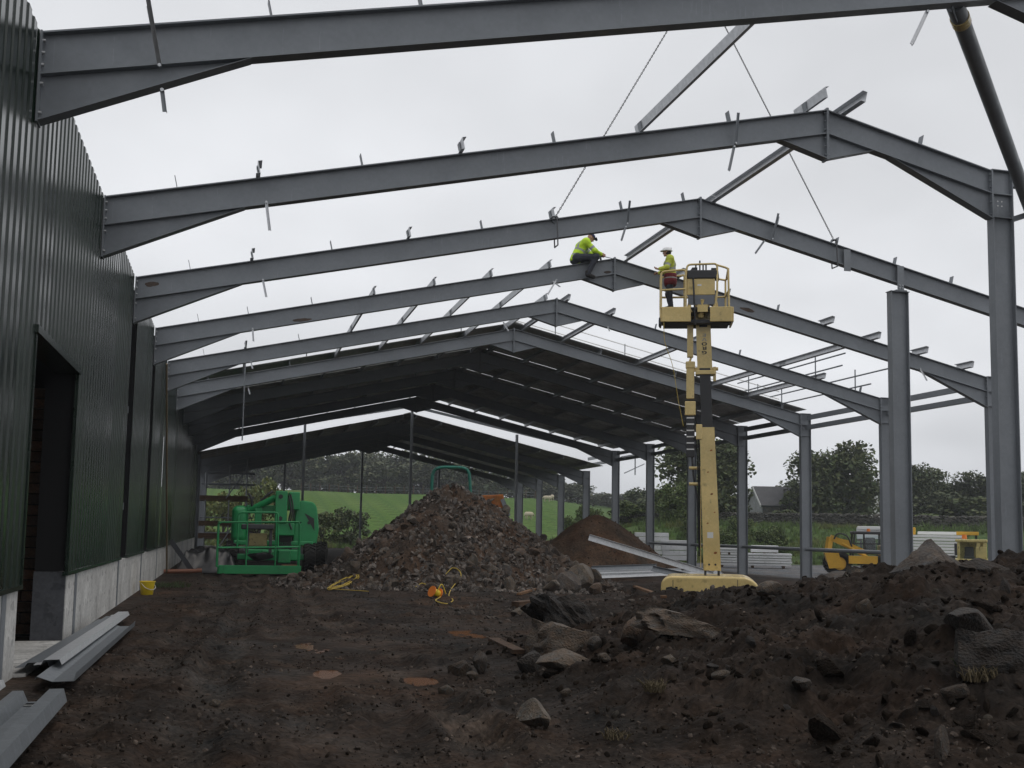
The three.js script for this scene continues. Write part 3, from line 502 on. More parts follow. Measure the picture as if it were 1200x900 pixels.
// two-leg chain sling: a crane out of the picture steadies the third frame
{
  const top = onZ(820, -27, Z(3) + 0.02), t = thing('chain_sling', 'two-leg lifting chain sling spread down to one bare frame', 'chain sling', [top.x, top.y, top.z]);
  for (const [px, py] of [[651, 254], [977, 281]]) {
    const q = onZ(px, py, Z(3) + 0.02).sub(top), L = q.length(), n = Math.floor(L / 0.052), links = [];
    for (let k = 0; k < n; k++) { const g = new THREE.TorusGeometry(0.016, 0.0075, 4, 7).scale(1, 1.9, 1).rotateX(Math.PI / 2); if (k % 2) g.rotateZ(Math.PI / 2); links.push(g.translate(0, 0, 0.03 + k * 0.052)); }
    mesh('chain_leg', along(mergeGeometries(links.map(clean)), v3(0, 0, 0), q), mWire, t);
    mesh('chain_hook', [new THREE.TorusGeometry(0.075, 0.022, 8, 16, 4.6).translate(q.x, q.y - 0.07, q.z)], mSteelDark, t);
    const r0 = q.clone().add(v3(0, -0.02, 0.12)), r1 = r0.clone().add(v3(0.03, -0.66, 0)), r2 = q.clone().add(v3(0, -0.02, -0.14)), r3 = r2.clone().add(v3(0.03, -0.66, 0));
    mesh('choker', [rod(r0, r1, 0.016, 7), rod(r2, r3, 0.016, 7), rod(r1, r3, 0.016, 7), rod(r0, r2, 0.016, 7)], mWire, t);
  }
  mesh('master_ring', [new THREE.TorusGeometry(0.13, 0.025, 8, 24).translate(0, 0.08, 0)], mSteelDark, t);
  mesh('crane_hook_block', [rbox(-0.16, 0.16, 0.32, 0.85, -0.09, 0.09, 0.05), new THREE.TorusGeometry(0.11, 0.035, 8, 18, 4.6).translate(0, 0.22, 0)], mYellowB, t);
  mesh('crane_rope', [rod(v3(-0.05, 0.84, 0), v3(-0.05, 26, -3), 0.012, 6), rod(v3(0.05, 0.84, 0), v3(0.05, 26, -3), 0.012, 6)], mWire, t);
}
// drop rod hanging from the wall-side purlin
{ const p = onZ(288.5, 412, -37.6), m = mesh('drop_rod', rod(v3(0, 0, 0), v3(0, -2.7, 0), 0.022, 8), mSteelDark); m.position.set(0.22, roofY(0.2) + 0.012, -37.6); tag(m, 'dark rod hanging from a purlin beside the green wall', 'rod'); }
// ---------------------------------------------------------------- rocks
function rockGeo(seed, detail = 2, cuts = 9, flat = 0.8, rough = 0.10) {
  const r = rng(seed); let g = new THREE.IcosahedronGeometry(0.5, detail); g.deleteAttribute('uv'); g.deleteAttribute('normal'); g = mergeVertices(g, 1e-4);
  const p = g.attributes.position, v = v3(0, 0, 0), planes = []; for (let k = 0; k < cuts; k++) planes.push([v3(r() - 0.5, (r() - 0.5) * 1.2, r() - 0.5).normalize(), 0.21 + r() * 0.16]);
  for (let i = 0; i < p.count; i++) {
    v.fromBufferAttribute(p, i); v.multiplyScalar(1 + rough * fbm(v.x * 2.5 + seed, v.y * 2.5, v.z * 2.5, 3) * 2);
    for (const [n, d] of planes) { const q = v.dot(n) - d; if (q > 0) v.addScaledVector(n, -q * 0.93); }
    v.multiplyScalar(1 + rough * 0.5 * fbm(v.x * 8 + seed, v.y * 8, v.z * 8, 2)); v.y *= flat; p.setXYZ(i, v.x, v.y, v.z);
  }
  return keep(toCreasedNormals(g, 0.36));
}
const rockA = [], rockS = [], rockL = [];
for (let k = 0; k < 8; k++) rockA.push(rockGeo(20 + k, 3, 13 + k % 4, 0.75 + 0.05 * (k % 4)));
for (let k = 0; k < 6; k++) rockS.push(rockGeo(60 + k, 1, 7, 0.8, 0.14));
for (let k = 0; k < 3; k++) rockL.push(rockGeo(80 + k, 5, 15, 0.85, 0.10));
const mRock = [lin(0.16, 0.128, 0.10), lin(0.18, 0.145, 0.115), lin(0.135, 0.115, 0.10), lin(0.165, 0.118, 0.088), lin(0.22, 0.185, 0.15), lin(0.11, 0.086, 0.068)].map((c, i) => M('stone_' + 'abcdef'[i], c, 0.75, { map: tRock, bumpMap: tRockB, bumpScale: 0.02, specularIntensity: 0.5 }));
const mRockDark = M('dark_wet_stone', lin(0.060, 0.049, 0.041), 0.8, { map: tRock, bumpMap: tRockB, bumpScale: 0.03 });
const mRockPale = M('pale_stone', lin(0.215, 0.165, 0.125), 0.8, { map: tRock, bumpMap: tRockB, bumpScale: 0.03 });
const mEarthy = M('soil_covered_stone', lin(0.068, 0.050, 0.038), 0.95, { map: tMud, bumpMap: tRockB, bumpScale: 0.03, specularIntensity: 0.2 });
const mTarmac = M('broken_tarmac', lin(0.050, 0.042, 0.036), 0.9, { map: tRock, bumpMap: tRockB, bumpScale: 0.05 });
// boulders that stand out: photo box of each, its look and where it lies
const boulders = [
  [630, 687, 731, 774, mRockPale, 'large pale brown boulder on the mud at the foot of the dark soil heap', 0.1, 1],
  [634, 690, 760, 789, mRock[1], 'broad brown boulder in front of the large pale one', 0.8, 1],
  [604, 634, 766, 794, mRockDark, 'dark round boulder beside the large pale one', 1.4, 0],
  [608, 648, 822, 856, mRock[4], 'squarish grey boulder low on the dark soil heap', 2.2, 1],
  [528, 553, 770, 797, mRock[5], 'dark blocky boulder at the edge of the wheel tracks', 0.4, 0],
  [556, 571, 762, 798, mRock[2], 'narrow upright stone beside the dark blocky boulder', 0.9, 0],
  [758, 834, 716, 752, mRockPale, 'long flat slab jutting from the dark soil heap', 0.15, 2],
  [722, 760, 732, 763, mRock[3], 'brown boulder beside the long flat slab', 1.9, 0],
  [1056, 1124, 624, 668, mRock[2], 'big pointed boulder on the top of the dark soil heap', 0.5, 1],
  [1122, 1195, 650, 680, mRockDark, 'flat earthy clod on the top of the dark soil heap, beside the pointed boulder', 1.1, 2],
  [960, 1000, 664, 698, mRock[2], 'grey boulder on the crest in front of the yellow loader', 2.7, 0],
  [996, 1032, 662, 694, mRock[4], 'tilted pale slab on the crest in front of the yellow loader', 0.7, 2],
  [1006, 1022, 702, 724, mRock[0], 'small grey stone stuck in the dark soil below the tilted slab', 0.3, 0],
  [1106, 1160, 712, 748, mRockDark, 'dark wet boulder on the right flank of the soil heap', 1.8, 1],
  [1132, 1196, 742, 800, mRockDark, 'largest dark boulder half buried in the soil heap', 2.4, 1],
  [888, 914, 686, 702, mRock[1], 'squat brown stone on the bank beside the yellow lift base', 0.2, 0],
  [664, 698, 656, 698, mRock[4], 'upright grey stone at the foot of the rubble heap', 1.2, 0],
  [648, 676, 668, 700, mRock[2], 'rounded grey stone at the foot of the rubble heap', 1.6, 0],
  [688, 706, 684, 700, mRock[3], 'reddish stone at the foot of the rubble heap beside the loose purlins', 2.0, 0],
  [600, 614, 712, 724, mRock[4], 'round grey cobble beside the flat brick', 0.6, 0],
  [515, 530, 800, 816, mRock[4], 'pale rounded stone at the edge of the wheel tracks', 0.6, 0],
  [548, 560, 786, 800, mRock[0], 'small grey stone between the dark blocky boulder and the upright one', 0.2, 0],
  [566, 578, 806, 816, mRockPale, 'small pale pebble below the upright stone', 0.2, 0],
  [688, 704, 750, 766, mRock[2], 'grey stone between the pale boulder and the slab', 1.2, 0],
  [698, 716, 764, 778, mRock[0], 'low grey stone in front of the brown boulder', 2.2, 0],
  [246, 256, 822, 832, mRock[4], 'pale stone lying in the wheel tracks', 0.2, 0],
  [655, 668, 808, 820, mRock[1], 'small brown stone below the broad boulder', 0.9, 0],
  [776, 792, 770, 782, mRock[4], 'pale pebble on the soil heap below the long slab', 0.9, 0],
  [836, 858, 786, 800, mRock[0], 'grey stone on the face of the soil heap', 1.9, 0],
  [930, 952, 800, 820, mRock[2], 'thin grey shard on the face of the soil heap', 2.9, 0],
];
const rb = rng(77);
function peakGeo() {                                              // an angular block with a peak and a shoulder
  let g = new THREE.IcosahedronGeometry(0.62, 6); g.deleteAttribute('uv'); g.deleteAttribute('normal'); g = mergeVertices(g, 1e-4); const p = g.attributes.position, v = v3(0, 0, 0), pl = [[0.66, 0.62, 0.30, 0.20], [-0.74, 0.58, 0.26, 0.17], [0.05, 0.50, 0.86, 0.22], [0.35, 0.62, -0.7, 0.24], [-0.5, 0.6, -0.6, 0.24], [0.9, 0.1, 0.35, 0.36], [-0.3, -0.2, 0.93, 0.38]].map(([x, y, z, d]) => [v3(x, y, z).normalize(), d]);
  for (let i = 0; i < p.count; i++) { v.fromBufferAttribute(p, i); v.y *= 1.25; for (const [n, d] of pl) { const q = v.dot(n) - d; if (q > 0) v.addScaledVector(n, -q * 0.95); } v.multiplyScalar(1 + 0.55 * fbm(v.x * 2.6 + 1, v.y * 2.6, v.z * 2.6, 5)); v.y *= 1.2; p.setXYZ(i, v.x, v.y, v.z); }
  return keep(toCreasedNormals(g, 0.25));
}
const rockPeak = peakGeo();
function slabGeo(seed, taper) {                                    // a broken slab: flat faces, ragged edges
  let g = new THREE.BoxGeometry(1, 1, 1, 22, 8, 14); g.deleteAttribute('uv'); g.deleteAttribute('normal'); g = mergeVertices(g, 1e-4); const p = g.attributes.position, v = v3(0, 0, 0);
  for (let i = 0; i < p.count; i++) { v.fromBufferAttribute(p, i); v.y *= 1 - taper * (v.x + 0.5); v.z *= 1 - 0.35 * Math.abs(v.x + 0.1); v.x += 0.16 * v.z + 0.10 * v.y; v.multiplyScalar(1 + 0.20 * fbm(v.x * 2 + seed, v.y * 2, v.z * 2, 5)); v.x += 0.14 * N(v.z * 3 + seed, v.y * 3, 1); v.y += 0.10 * N(v.x * 3 + seed, 4, v.z * 3); p.setXYZ(i, v.x, v.y, v.z); }
  return keep(toCreasedNormals(g, 0.4));
}
const slabs = [slabGeo(3, 0.45), slabGeo(8, 0.25)];
boulders.forEach(([x0, x1, y0, y1, mat, label, turn, kind], i) => {
  const q = y0 < 690 && x0 > 940 ? [12.9, 12.4, 13.8, 13.6][i - 8] : 0, h = q ? { p: atD((x0 + x1) / 2, y1 - (y1 - y0) * 0.3, q), d: q } : hit((x0 + x1) / 2, y1 - (y1 - y0) * 0.22), w = (x1 - x0) * h.d / F, hh = (y1 - y0) * h.d / F;
  const m = mesh('boulder', i === 8 ? rockPeak : i === 6 || i === 11 ? slabs[0] : i === 0 || i === 14 ? slabs[1] : kind === 1 ? rockL[i % 3] : rockA[i % 8], mat); m.position.set(h.p.x, (q ? Math.min(h.p.y, H(h.p.x, h.p.z) + hh * 0.42) : H(h.p.x, h.p.z) + hh * 0.26), h.p.z);
  const sb = [0, 6, 11, 14].includes(i); m.scale.set(w * (sb ? 1.0 : i === 8 ? 1.2 : 1.5), hh * (sb ? (i === 6 ? 0.75 : 0.95) : i === 8 ? 1.25 : 1.6), w * (kind === 2 ? 1.0 : 1.25)); m.rotation.set((rb() - 0.5) * 0.4, turn * 0.35, kind === 2 ? -0.22 : (rb() - 0.5) * 0.4); tag(m, label, 'boulder', 'boulders on the site');
});
{ // stones stuck in the soil heap and its spur
  const r = rng(404); let n = 0;
  for (let k = 0; k < 4000 && n < 60; k++) {
    const px = 640 + r() * 560, py = 690 + r() * 205, h = hit(px, py); if (h.d > 17 || H(h.p.x, h.p.z) < G(h.p.x, h.p.z) + 0.1) continue;
    const s = 0.06 + 0.22 * Math.pow(r(), 3), m = mesh('heap_stone', n % 3 ? rockA[n % 8] : rockL[n % 3], [mEarthy, mRockDark, mEarthy, mRock[5], mEarthy][n % 5]); m.position.set(h.p.x, H(h.p.x, h.p.z) + s * 0.04, h.p.z); m.scale.set(s * (1 + r() * 0.8), s * (0.5 + r() * 0.5), s); m.rotation.set(r() * 6, r() * 6, r() * 6); tag(m, 'dark angular stone stuck in the face of the big soil heap', 'stone', 'stones stuck in the soil heap'); n++;
  }
}
{ // broken tarmac slab leaning between the boulders and the rubble
  const h = hit(662, 742), r = rng(8), m = mesh('tarmac_chunk', rockGeo(95, 6, 0, 0.9, 0.50), mTarmac); m.position.set(h.p.x + 0.1, H(h.p.x, h.p.z) + 0.12, h.p.z - 0.2); m.scale.set(1.35, 0.62, 0.7); m.rotation.set(0.1, 0.3, -0.6); tag(m, 'black broken tarmac chunk tilted on edge behind the pale boulder', 'tarmac chunk');
}
// rubble on the heap: the largest pieces one by one, the rest as one mass
{
  const r = rng(31), mats = [...mRock, mRock[1], mRock[3]]; let n = 0; const dum = new THREE.Object3D();
  while (n < 300) {
    const a = r() * Math.PI * 2, q = Math.sqrt(r()) * 5.0, x = 6.4 + Math.cos(a) * q, z = -32.3 + Math.sin(a) * q * 0.95; if (z < -33.4 && r() < 0.85) continue;
    const low = sm(1.0, 4.2, q), s = (0.12 + 0.16 * r() * r() + 0.42 * low * r() * r() + (r() < 0.08 ? 0.16 : 0)), y = H(x, z); if (y < 0.02 && q > 4.9) continue;
    const m = mesh('stone', r() < 0.4 ? rockA[n % 8] : rockS[n % 6], mats[Math.floor(r() * mats.length)], rubble); m.position.set(x, y + s * 0.16, z); m.scale.set(s * (1 + r() * 0.5), s * (0.6 + r() * 0.4), s * (0.8 + r() * 0.4)); m.rotation.set(r() * 6, r() * 6, r() * 6); n++;
  }
  const list = [], cols = []; for (let k = 0; k < 17000; k++) {
    const a = r() * Math.PI * 2, q = Math.sqrt(r()) * 5.3, x = 6.4 + Math.cos(a) * q, z = -32.3 + Math.sin(a) * q; if (z < -34 && r() < 0.7) continue;
    if (fbm(x * 0.8 + 2, 3, z * 0.8, 2) < -0.10 && r() < 0.75) continue;
    const s = 0.04 + 0.13 * r() * r(); dum.position.set(x, H(x, z) + s * 0.2, z); dum.rotation.set(r() * 6, r() * 6, r() * 6); dum.scale.set(s * (1.1 + r() * 0.8), s * (0.35 + r() * 0.4), s); dum.updateMatrix(); list.push(dum.matrix.clone());
    const v = 0.5 + r() * (r() < 0.1 ? 2.0 : 1.0), w = r() * 0.3; cols.push(lin(0.165 * v * (1 + w * 0.25), 0.143 * v, 0.126 * v * (1 - w * 0.25)));
  }
  const m = inst('small_rubble', rockS[2], M('rubble_stone', lin(1, 1, 1), 0.8, { map: tRock }), list, rubble, cols); m.userData.kind = 'stuff';
}
// loose stones and clods: uncountable
function scatter(name, label, geo, mat, n, seed, place, size, tone, sink = 0.15) {
  const r = rng(seed), list = [], cols = [], dum = new THREE.Object3D();
  for (let k = 0; k < n; k++) { const p = place(r); if (!p) continue; const s = size(r); dum.position.set(p[0], H(p[0], p[1]) + s * (0.5 - sink) * 0.4, p[1]); dum.rotation.set(r() * 6, r() * 6, r() * 6); dum.scale.set(s * (0.8 + r() * 0.6), s * (0.5 + r() * 0.4), s); dum.updateMatrix(); list.push(dum.matrix.clone()); cols.push(tone(r)); }
  const m = inst(name, geo, mat, list, null, cols); tag(m, label, 'loose stones', null, 'stuff'); return m;
}
const mLoose = M('loose_stone', lin(1, 1, 1), 0.85, { map: tRock, specularIntensity: 0.4 });
const stoneTone = (r) => { const v = 0.45 + r() * 1.0; return lin(0.115 * v, 0.098 * v, 0.084 * v); };
const soilToneI = (r) => { const v = 0.6 + r() * 0.7; return lin(0.076 * v, 0.056 * v, 0.043 * v); };
scatter('loose_gravel', 'small stones scattered over the muddy ground', rockS[0], mLoose, 42000, 101, (r) => { const z = -5 - 30 * Math.pow(r(), 1.5), x = -1.7 + r() * (5 + -z * 0.28); return puddles.some(([a, b, c, d]) => Math.hypot((x - a) / c, (z - b) / d) < 1) || N(x * 0.6, 3, z * 0.6) < -0.2 ? null : [x, z]; }, (r) => 0.008 + 0.045 * Math.pow(r(), 6), (r) => { const v = 0.4 + r() * (r() < 0.06 ? 3.0 : 1.0); return lin(0.115 * v, 0.092 * v, 0.076 * v); });
scatter('soil_clods', 'crumbs and clods of dark earth over the mud', rockS[3], M('clod_soil', lin(1, 1, 1), 0.95, { map: tMud, specularIntensity: 0.12 }), 9000, 102, (r) => { const z = -4.8 - 28 * Math.pow(r(), 1.4), x = -1.7 + r() * (5 + -z * 0.3); if (puddles.some(([a, b, c, d]) => Math.hypot((x - a) / c, (z - b) / d) < 1)) return null; return N(x * 0.8, 7, z * 0.8) < -0.12 ? null : [x, z]; }, (r) => 0.012 + 0.045 * Math.pow(r(), 5), soilToneI);
scatter('heap_clods', 'earth clods and stones over the dark soil heap', rockS[5], M('heap_clod_soil', lin(1, 1, 1), 0.95, { map: tMud, specularIntensity: 0.12 }), 12000, 103, (r) => { const x = 2.2 + r() * 13, z = -16.5 + r() * 12; return H(x, z) > G(x, z) + 0.06 ? [x, z] : null; }, (r) => 0.014 + 0.09 * Math.pow(r(), 5), (r) => { const v = 0.6 + r() * 0.7; return r() < 0.06 ? lin(0.15 * v, 0.125 * v, 0.10 * v) : lin(0.058 * v, 0.042 * v, 0.031 * v); });
scatter('bank_stones', 'stones over the low soil bank', rockS[1], mLoose, 2600, 104, (r) => { const x = 4 + r() * 14, z = -25 + r() * 9; return [x, z]; }, (r) => 0.025 + 0.13 * Math.pow(r(), 5), stoneTone);
scatter('earth_heap_stones', 'pebbles over the smooth brown earth heap', rockS[4], mLoose, 1500, 105, (r) => { const x = 10 + r() * 9, z = -46 + r() * 9; return H(x, z) > G(x, z) + 0.08 ? [x, z] : null; }, (r) => 0.03 + 0.09 * Math.pow(r(), 3), (r) => { const v = 0.5 + r() * 0.8; return lin(0.11 * v, 0.075 * v, 0.052 * v); });
// ---------------------------------------------------------------- things lying about
function onGround(px, py, up = 0) { const h = hit(px, py); return v3(h.p.x, H(h.p.x, h.p.z) + up, h.p.z); }
{ // galvanised flashings beside the door
  const flash = (name, label, a, b, prof, mat, tilt) => { const L = a.distanceTo(b); const g = prism([...prof, ...prof.slice().reverse().map(([x, y]) => [x, y - 0.004])].reverse(), 0, L); const m = mesh(name, along(g, v3(0, 0, 0), b.clone().sub(a)), mat); m.position.copy(a); return tag(m, label, 'flashing'); };
  const P0 = [[-0.20, 0.0], [-0.17, 0.055], [0.02, 0.05], [0.05, 0.005], [0.14, 0]], P1 = [[-0.16, 0.08], [-0.15, 0.005], [0.05, 0.0], [0.19, 0.05], [0.21, 0.02]];
  flash('galvanised_flashing', 'bent galvanised flashing lying closest to the doorway panel', v3(-1.98, 0.10, -12.35), v3(-1.86, 0.09, -18.5), P0, mGalvDull);
  flash('galvanised_flashing', 'bent galvanised flashing in the middle of the pile by the doorway', v3(-1.80, 0.15, -12.15), v3(-1.72, 0.13, -18.9), P0.map(([x, y]) => [x * 0.8, y]), mGalv);
  flash('galvanised_flashing', 'wide bright galvanised flashing lying out on the mud by the doorway', v3(-1.56, 0.085, -11.35), v3(-1.50, 0.085, -17.3), P1, mGalvDull);
  const Q = [[-0.42, 0.02], [-0.39, 0.12], [-0.28, 0.12], [-0.24, 0.02], [-0.12, 0.02], [-0.08, 0.11], [0.0, 0.11], [0.04, 0.015], [0.32, 0.012], [0.33, -0.05]];
  const s = flash('galvanised_sheet', 'folded galvanised sheet with a white sticker lying on the mud before the doorway', v3(-1.64, 0.12, -6.2), v3(-1.68, 0.12, -9.75), Q, mGalvDull);
  const st = mesh('sticker', box(-0.14, 0.14, 0, 0.003, -0.10, 0.10), mWhite, s); st.position.set(0.16, 0.017, -3.38);
  const st2 = flash('galvanised_sheet', 'narrow folded galvanised sheet against the concrete panel before the doorway', v3(-1.99, 0.16, -6.4), v3(-1.99, 0.16, -10.4), P0.map(([x, y]) => [x * 0.7, y + 0.02]), mGalv);
}
{ const p = onGround(172, 697), t = thing('yellow_bucket', 'yellow plastic bucket beside the concrete panel', 'bucket', [p.x, p.y - 0.01, p.z]), L = [[0, 0.006], [0.13, 0.006], [0.17, 0.32], [0.182, 0.32], [0.182, 0.30], [0.172, 0.30]].map(([x, y]) => new THREE.Vector2(x, y));
  mesh('pail', [new THREE.LatheGeometry([new THREE.Vector2(0, 0), new THREE.Vector2(0.132, 0), ...L.slice(2), new THREE.Vector2(0.135, 0.02), new THREE.Vector2(0, 0.02)], 28)], mBucket, t);
  mesh('handle', tube([v3(-0.178, 0.28, 0), v3(-0.15, 0.18, 0.11), v3(0, 0.13, 0.175), v3(0.15, 0.18, 0.11), v3(0.178, 0.28, 0)], 0.006, 24), mWhite, t); t.rotation.y = 0.8; }
{ const p = onGround(510, 700), t = thing('cable_reel', 'orange and yellow cable reel lying on its side with loose yellow cable', 'cable reel', [p.x, p.y + 0.10, p.z], 0.5);
  const a = new THREE.CylinderGeometry(0.13, 0.13, 0.02, 28), q = mesh('flange', a.rotateZ(1.2).translate(-0.10, 0.03, 0), mOrange, t); mesh('flange', new THREE.CylinderGeometry(0.13, 0.13, 0.02, 28).rotateZ(1.2).translate(0.10, -0.03, 0), mOrange, t);
  mesh('drum', new THREE.CylinderGeometry(0.085, 0.085, 0.2, 20).rotateZ(1.2), mBucket, t); mesh('stand', tube([v3(-0.12, 0.02, 0.2), v3(0, 0.2, 0.22), v3(0.15, -0.02, 0.2)], 0.012), mBucket, t);
  const c = [[487, 690], [495, 685], [505, 690], [516, 700], [512, 706], [522, 709], [530, 706], [526, 698], [533, 690], [540, 682], [538, 674], [531, 671], [522, 675]].map(([x, y], i) => { const q = hit(x, y).p; q.y = H(q.x, q.z) + 0.02 + (i > 7 && i < 12 ? 0.10 : 0); return q; }); const m = mesh('loose_cable', tube(c, 0.012, 90), mCable); tag(m, 'loop of yellow cable trailing from the orange reel', 'cable'); }
{ for (let k = 0; k < 1; k++) { const r = rng(4), pts = []; for (let i = 0; i < 34; i++) { const x = 384 + 34 * (0.5 + 0.5 * Math.sin(i * 0.9)) + r() * 5, y = 690 - 15 * (0.5 + 0.5 * Math.sin(i * 0.9 + 0.35)) + r() * 3; const q = hit(x, y).p; q.y = H(q.x, q.z) + 0.02 + r() * 0.05; pts.push(q); } const q = hit(432, 694).p; q.y = H(q.x, q.z) + 0.02; pts.push(q); tag(mesh('yellow_rope', tube(pts, 0.010, 260, 5), mCable), 'tangle of yellow rope at the foot of the rubble heap', 'rope'); } }
for (const [a, b, w, h, mat, label] of [[[578, 753], [608, 768], 0.15, 0.05, mWoodDark, 'dark weathered plank lying on the mud before the boulders'], [[604, 714], [634, 710], 0.26, 0.12, mWoodDark, 'flat brown timber block beside the round cobble'], [[608, 698], [626, 692], 0.12, 0.05, mWood, 'short pale timber offcut at the foot of the rubble heap'], [[744, 689], [778, 702], 0.12, 0.05, mWood, 'long pale timber batten beside the yellow lift base']]) {
  const p = onGround(a[0], a[1], h * 0.7), q = onGround(b[0], b[1], h * 0.7), m = mesh('timber_plank', bar(v3(0, 0, 0), q.clone().sub(p), w, h), mat); m.position.copy(p); tag(m, label, 'timber');
}
// purlins stacked and leaning on the ground behind the soil bank
{
  const lay = (a, b, label, mat = mGalv, turn = 0, w = 0.18) => { const L = a.distanceTo(b), m = mesh('loose_purlin', along(prism([[-w / 2, 0], [-w / 2, 0.008], [w / 2 - 0.008, 0.008], [w / 2 - 0.008, 0.07], [w / 2, 0.07], [w / 2, 0]].reverse(), 0, L).rotateZ(turn), v3(0, 0, 0), b.clone().sub(a)), mat); m.position.copy(a); tag(m, label, 'purlin', 'loose purlins on the ground'); return m; };
  lay(atD(690, 630, 33.5), atD(880, 690, 33.2).setY(0.02), 'long loose purlin leaning up against the brown earth heap', mGalv, 1.2);
  lay(atD(694, 673, 33.5).setY(0.22), atD(822, 667, 38).setY(0.25), 'front loose purlin lying flat beside the rubble stones', mGalv, 0.5);
  lay(atD(690, 668, 35.5).setY(0.24), atD(800, 661, 41).setY(0.2), 'second loose purlin lying flat behind the front one', mGalv, 0.5);
  lay(atD(694, 664, 36.5).setY(0.36), atD(770, 660, 41).setY(0.34), 'upper loose purlin of the flat pile', mGalvDull, 0.9);
  lay(atD(764, 660, 35.2).setY(0.45), atD(850, 684, 33.6).setY(0.05), 'dull loose purlin crossing under the leaning one', mGalvDull, 0.8);
  lay(atD(838, 668, 33.2).setY(0.50), atD(870, 684, 32.4).setY(-0.2), 'short loose purlin sloping behind the yellow mast', mGalv, 1.0);
  lay(atD(842, 676, 33.6).setY(0.25), atD(884, 689, 32.4).setY(-0.25), 'lowest loose purlin sloping behind the yellow lift base', mGalvDull, 0.9);
}
// pole, pipe, plastic sheet by the wall
{ const m = mesh('yellow_pole', rod(v3(0, 0, 0), v3(-0.02, 6.25, 4.9), 0.028, 8), M('bamboo_pole', lin(0.20, 0.15, 0.085), 0.7)); m.position.set(XL + 0.09, 0.05, -37.9); tag(m, 'long thin tan pole leaning up the green wall', 'pole');
  const p = onGround(205, 672, 0.06), q = mesh('orange_pipe', [rod(v3(-0.5, 0, 0.2), v3(0.75, 0.02, -0.1), 0.075, 14), rod(v3(0.7, 0.02, -0.09), v3(0.85, 0.02, -0.12), 0.09, 14)], M('clay_orange_pipe', lin(0.20, 0.075, 0.04), 0.6)); q.position.copy(p); tag(q, 'orange drain pipe lying by the foot of the wall', 'pipe'); }
{ const xs = [], zs = []; for (let x = -1.9; x <= 0.35; x += 0.06) xs.push(x); for (let z = -42.5; z <= -38.6; z += 0.06) zs.push(z);
  const f = (x, z) => { const u = (x + 1.9) / 2.25, w = (z + 42.5) / 3.9, e = Math.min(u, 1 - u, w, 1 - w), n = fbm(x * 1.6, 3, z * 1.2, 4); return groundH(x, z) - 0.02 + sm(0, 0.22, e) * (0.72 + 0.55 * n + 0.16 * Math.abs(fbm(x * 4 + z * 2, 8, z * 3, 3))); };
  const m = mesh('plastic_sheet', gridGeo(xs, zs, f), mPlastic); m.material.side = THREE.DoubleSide; tag(m, 'black polythene sheet crumpled over a pile beside the green boom lift', 'tarpaulin');
  const b = mesh('leaning_board', bar(v3(0, 0, 0), v3(0.35, 1.2, 0.25), 0.16, 0.03, v3(0, 0, 1)), mSlate); b.position.set(-1.25, 0.08, -38.5); b.rotation.z = 0.9; tag(b, 'grey board leaning on the black polythene pile', 'board'); }
{ // grass tufts: by the wall and on the soil heap
  const mBlade = M('grass_blade', lin(0.045, 0.075, 0.022), 0.8), mDry = M('dry_grass_blade', lin(0.11, 0.085, 0.045), 0.85);
  const tuft = (p, n, rad, len, mat, label, seed) => { const r = rng(seed), g = []; for (let k = 0; k < n; k++) { const a = r() * 6.28, q = rad * Math.sqrt(r()), l = len * (0.5 + r() * 0.7), b = v3(Math.cos(a) * q, 0, Math.sin(a) * q), d = v3((r() - 0.5) * 1.2, 0.7 + r() * 0.4, (r() - 0.5) * 1.2).normalize(), m = b.clone().addScaledVector(d, l * 0.55), e = m.clone().addScaledVector(d, l * 0.3).add(v3((r() - 0.5) * l * 0.5, -l * 0.08, (r() - 0.5) * l * 0.5)); g.push(rod(b, m, 0.006, 3, 0.005), rod(m, e, 0.005, 3, 0.001)); } const o = mesh('grass_tuft', g, mat); o.position.copy(p); tag(o, label, 'grass'); };
  tuft(onGround(200, 688), 150, 0.5, 0.2, mBlade, 'green grass tuft by the foot of the green wall', 1);
  tuft(onGround(1150, 802), 90, 0.14, 0.16, mDry, 'dry grass roots hanging from the right flank of the soil heap', 2);
  tuft(onGround(768, 812), 70, 0.10, 0.14, mDry, 'dry grass tuft on the soil heap below the long slab', 3);
  tuft(onGround(722, 868), 50, 0.10, 0.10, mDry, 'small dry grass tuft low on the soil heap', 4);
  tuft(onGround(1138, 792), 36, 0.12, 0.14, mBlade, 'green weed on the right flank of the soil heap', 5);
}
// scaffold by the far end of the wall
{
  const t = thing('scaffold_tower', 'dark tube scaffold with boarded platforms at the end of the green wall', 'scaffold', [-1.75, 0, -73.5]);
  for (const x of [0, 1.5, 2.6]) for (const z of [0, -1.4]) mesh('standard', rod(v3(x, -0.05, z), v3(x, 5.6 + (x > 2 ? 0.9 : 0), z), 0.045, 7), mSteelDark, t);
  for (const y of [1.15, 2.15, 3.5, 4.35, 5.1]) for (const z of [0, -1.4]) mesh('ledger', rod(v3(-0.3, y, z), v3(3.1, y, z), 0.04, 6), mSteelDark, t);
  for (const y of [0.7, 1.5, 3.15]) { for (let k = 0; k < 4; k++) mesh('scaffold_board', box(-0.4, 2.8, y + 0.07, y + 0.12, -1.3 + k * 0.34, -1.0 + k * 0.34), mWoodDark, t); mesh('toe_board', box(-0.4, 2.7, y + 0.13, y + 0.42, 0.04, 0.07), mWoodDark, t); }
  mesh('diagonal_tube', rod(v3(0.9, 0.1, 0.06), v3(2.7, 3.1, 0.06), 0.04, 6), mSteelDark, t); mesh('diagonal_tube', rod(v3(1.3, 3.4, 0.06), v3(2.6, 5.4, 0.06), 0.04, 6), mSteelDark, t);
}
